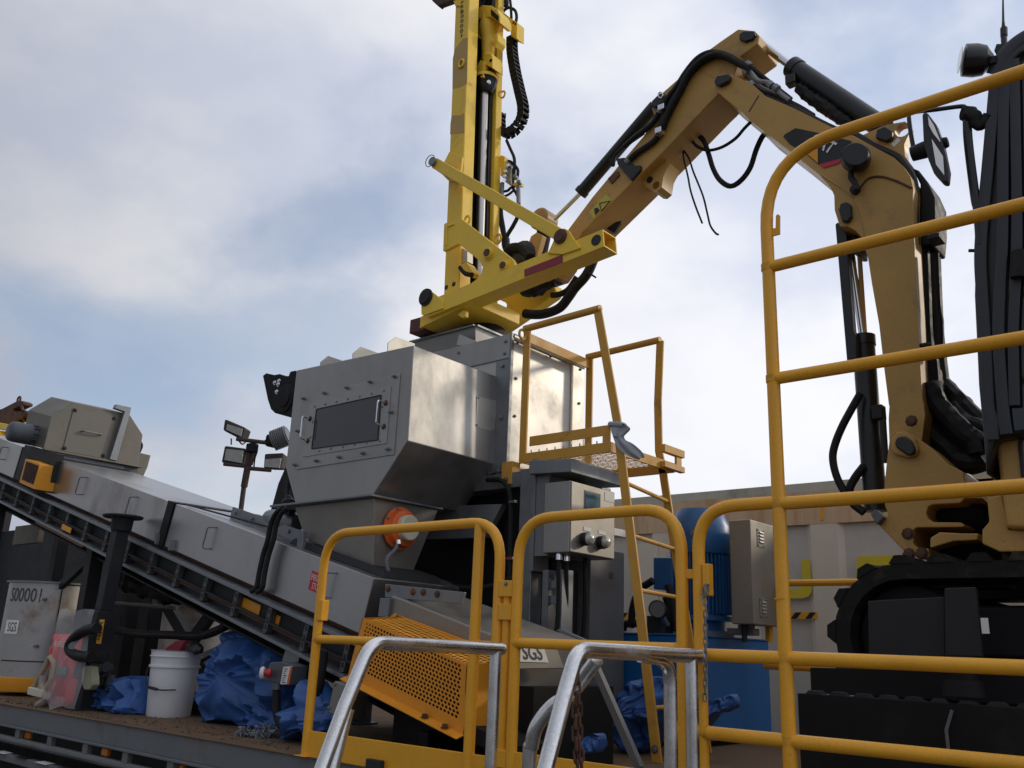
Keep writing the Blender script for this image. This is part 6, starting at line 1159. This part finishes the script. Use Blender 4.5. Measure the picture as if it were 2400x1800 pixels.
# dark machinery seen under the conveyor
um = thing('feed_machine', 'dim grey machine housings and braces standing under the conveyor', 'machine', (-6.6, 4.3, D))
MB().box(-8.3, -7.4, 4.0, 4.9, D, 2.2).build('cabinet', dark, um, .01); MB().box(-7.1, -6.5, 4.0, 4.7, D, 2.05).build('silo', grey_paint, um, .02); tk_ = PY(z2(1720, 420), 4.1); MB()._lathe(Vector((tk_.x, 4.1, D)), Vector((0, 0, 1)), [(0, .29), (.80, .29), (.86, .24)], 32).build('tank', mat('pale_tank', (.66, .62, .56), .5, .3, var=.15, dirt=(.2, .16, .12), dlo=.45, dhi=.7), um)
MB().box(-13, -7.6, 4.45, 5.4, D, 2.75).build('dark_backdrop', dark, um, .02)  # invented dark box, added to fill the bright gap behind the conveyor
MB().bar((-6.7, 3.7, 1.9), (-5.7, 3.7, 1.2), .05, .09).build('brace', dark, um); MB().bar((-6.6, 3.75, 1.25), (-5.9, 3.75, 1.9), .05, .09).build('brace', dark, um);
MB().tube([PY(z2(1000, 235), 3.55), PY(z2(1530, 275), 3.55)], .015, 8).build('pipe', grey_paint, um); MB().prism([PY(p, 3.5) for p in seq(z2, (1600, 700), (1750, 660), (2130, 490), (2080, 560), (1800, 690), (1600, 800))], (0, .05, 0)).build('drip_tray', galv, um, .003)
MB().box(-6.3, -5.2, 3.4, 3.8, D, 1.22).build('skid', darker, um, .004)
crumple([PY(p, 3.5) for p in seq(z2, (1030, 20), (1150, 60), (1300, 120), (1450, 170), (1580, 180))], [.05, .08, .05, .06, .04], darker, 'harness', um, amp=.5, fr=12, n=12)
MB().box(PY(z1(140, 1210), 3.7).x, PY(z1(350, 1210), 3.7).x, 3.7, 3.75, PY(z1(300, 1370), 3.7).z, PY(z1(300, 1210), 3.7).z).build('panel', mat('olive_panel', (.13, .12, .09), .6), um)

# ---------------------------------------------------------------- far yellow machine at the left edge
ym = thing('yellow_machine', 'bright yellow machine arm with a dark rusty shackle at the left edge', 'machine', tuple(PY(h0(100, 900), 4.2)))
MB().prism([PY(p, 4.2) for p in seq(h0, (-200, 610), (0, 650), (250, 690), (180, 830), (0, 790), (-200, 760))], (0, .3, 0)).build('upper_arm', bright_yellow, ym, .01); MB().prism([PY(p, 4.2) for p in seq(h0, (-200, 800), (0, 820), (60, 1110), (-200, 1130))], (0, .3, 0)).build('post', bright_yellow, ym, .01)
MB().prism([PY(p, 4.25) for p in seq(h0, (40, 940), (200, 960), (500, 1080), (620, 1120), (500, 1130), (80, 1090))], (0, .3, 0)).build('lower_arm', bright_yellow, ym, .01)
sh = holed([PY(p, 4.3) for p in seq(h0, (-200, 420), (20, 360), (60, 345), (360, 190), (440, 170), (500, 210), (490, 260), (430, 280), (280, 355), (320, 470), (460, 400), (540, 380), (570, 430), (540, 490), (300, 620), (150, 660), (-200, 640))], PY(h0(100, 470), 4.3), .012, (0, .12, 0)).build('shackle_bracket', rust, ym)
MB().tube([PY(h0(455, 250), 4.3), PY(h0(500, 400), 4.3)], .018, 10).build('shackle_pin', rust, ym); c_ = PY(h0(410, 155), 4.35); MB().tube([c_ + Vector((.045 * math.cos(R_(20 * k)), 0, .04 * math.sin(R_(20 * k)))) for k in range(19)], .013, 8, False).build('ring', rust, ym)
MB().tube(spline([PY(p, 4.35) for p in seq(h0, (470, 520), (560, 600), (610, 680))], 5), .012, 8).build('hose', rubber, ym); MB().tube(spline([PY(p, 4.35) for p in seq(h0, (380, 570), (440, 610), (490, 660))], 5), .014, 8).build('hose', rubber, ym)
MB().box(PY(h0(-100, 1000), 4.3).x, PY(h0(40, 1000), 4.3).x, 4.2, 4.6, D, PY(h0(0, 1000), 4.3).z).build('base', dark, ym)

# ---------------------------------------------------------------- far light tower
def at(p, dep): return EYE + ray(p) * (dep / FOC)
LD = 17.0
ltb = at(z3(225, 1090), LD); lt = thing('light_tower', 'rusty telescopic mast with four floodlights in the distance', 'light tower', (ltb.x, ltb.y, 0))
top = at(z3(335, 540), LD); MB().cyl((ltb.x, ltb.y, 0), tuple(at(z3(265, 880), LD)), .048, .048, 12).build('lower_pole', mast_rust, lt); MB().cyl(tuple(at(z3(265, 890), LD)), tuple(at(z3(300, 700), LD)), .065, .065, 12).build('mast_collar', mast_rust, lt)
for p, q_, r in (((280, 760), (320, 520), .045), ((320, 700), (365, 520), .045), ((300, 720), (345, 530), .02)): MB().cyl(tuple(at(z3(*p), LD)), tuple(at(z3(*q_), LD)), r, r, 10).build('upper_pole', mast_rust, lt)
MB().cyl(tuple(at(z3(200, 475), LD)), tuple(at(z3(560, 520), LD)), .04, .04, 10).build('cross_arm', mast_rust, lt); MB().cyl(tuple(at(z3(90, 690), LD)), tuple(at(z3(280, 710), LD)), .04, .04, 10).build('cross_arm', mast_rust, lt); MB().cyl(tuple(at(z3(320, 730), LD)), tuple(at(z3(500, 745), LD)), .04, .04, 10).build('cross_arm', mast_rust, lt)
MB().box(*[w for i in range(3) for w in (at(z3(335, 555), LD)[i] - .09, at(z3(335, 555), LD)[i] + .09)]).build('junction_box', darker, lt, .03)
for pts in (((310, 560), (290, 620), (320, 640), (300, 700)), ((350, 520), (380, 570), (360, 640), (350, 720)), ((440, 495), (480, 470), (520, 500)), ((220, 490), (250, 520), (280, 500))): MB().tube(spline([at(z3(*p), LD) for p in pts], 5), .014, 6).build('cable', darker, lt)
def flood(corn, glass, turn, back=False):
    P = [at(z3(*p), LD) for p in corn]; off = Vector((-.12, .28, 0)) if not back else Vector((.5, -.3, 0)); c = sum(P, Vector()) / 4
    Q = [c + (p - c) * .8 + off for p in P]; f = MB().hexa(P + Q).build('floodlight', rust if 0 else mat('flood_housing', (.055, .045, .04), .6, var=.25), lt, .03)
    g_ = [at(z3(*p), LD - .04) for p in glass]; MB().prism(g_, (-.01, .02, 0)).build('flood_glass', lens, f)
flood(((80, 400), (235, 480), (275, 375), (95, 298)), ((110, 395), (235, 450), (250, 385), (120, 345)), 0); flood(((65, 680), (255, 705), (282, 555), (95, 530)), ((95, 655), (245, 685), (255, 575), (110, 560)), 0); flood(((430, 730), (585, 735), (605, 592), (440, 600)), ((440, 715), (570, 725), (585, 640), (450, 650)), 0)
bk_ = MB(); a = at(z3(520, 490), LD); b = at(z3(650, 440), LD)
fl4 = MB().cyl(tuple(a), tuple(b), .17, .17, 14).build('floodlight', mat('flood_back', (.16, .17, .18), .55), lt)
for k in range(8): MB().cyl(tuple(lerp(a, b, k / 8)), tuple(lerp(a, b, k / 8 + .05)), .20, .20, 14).build('heat_fin', MATS['flood_back'], fl4)
MB().box(*[w for i in range(3) for w in (a[i] - .12, a[i] + .12)]).build('ballast', darker, fl4, .05)
for p, q_ in (((155, 470), (155, 525)), ((540, 530), (543, 575))): MB().tube([at(z3(*p), LD), at(z3(*q_), LD)], .014, 6).build('hook', mast_rust, lt)

# ---------------------------------------------------------------- spilled soil on the deck
sp_ = MB(); rs = random.Random(3)
for k in range(480):
    x_ = rs.uniform(-7.2, -3.4); y_ = 2.70 + abs(rs.gauss(0, .28)); r_ = rs.uniform(.003, .010) * (1.5 if rs.random() < .08 else 1)
    if y_ > 3.6: continue
    o_ = Vector((x_, y_, D + r_ * .3)); sp_.add([o_ + Vector(v) * r_ * rs.uniform(.6, 1.2) for v in ((1, 0, 0), (-1, 0, 0), (0, 1, 0), (0, -1, 0), (0, 0, .8), (0, 0, -.6))], [(0, 2, 4), (2, 1, 4), (1, 3, 4), (3, 0, 4), (2, 0, 5), (1, 2, 5), (3, 1, 5), (0, 3, 5)])
so_ = sp_.build('spilled_soil', mat('spilled_soil', (.10, .075, .05), .9, var=.3), None, kind='stuff'); tag(so_, 'scattered crumbs of brown soil on the rusty deck under the conveyor', 'soil')
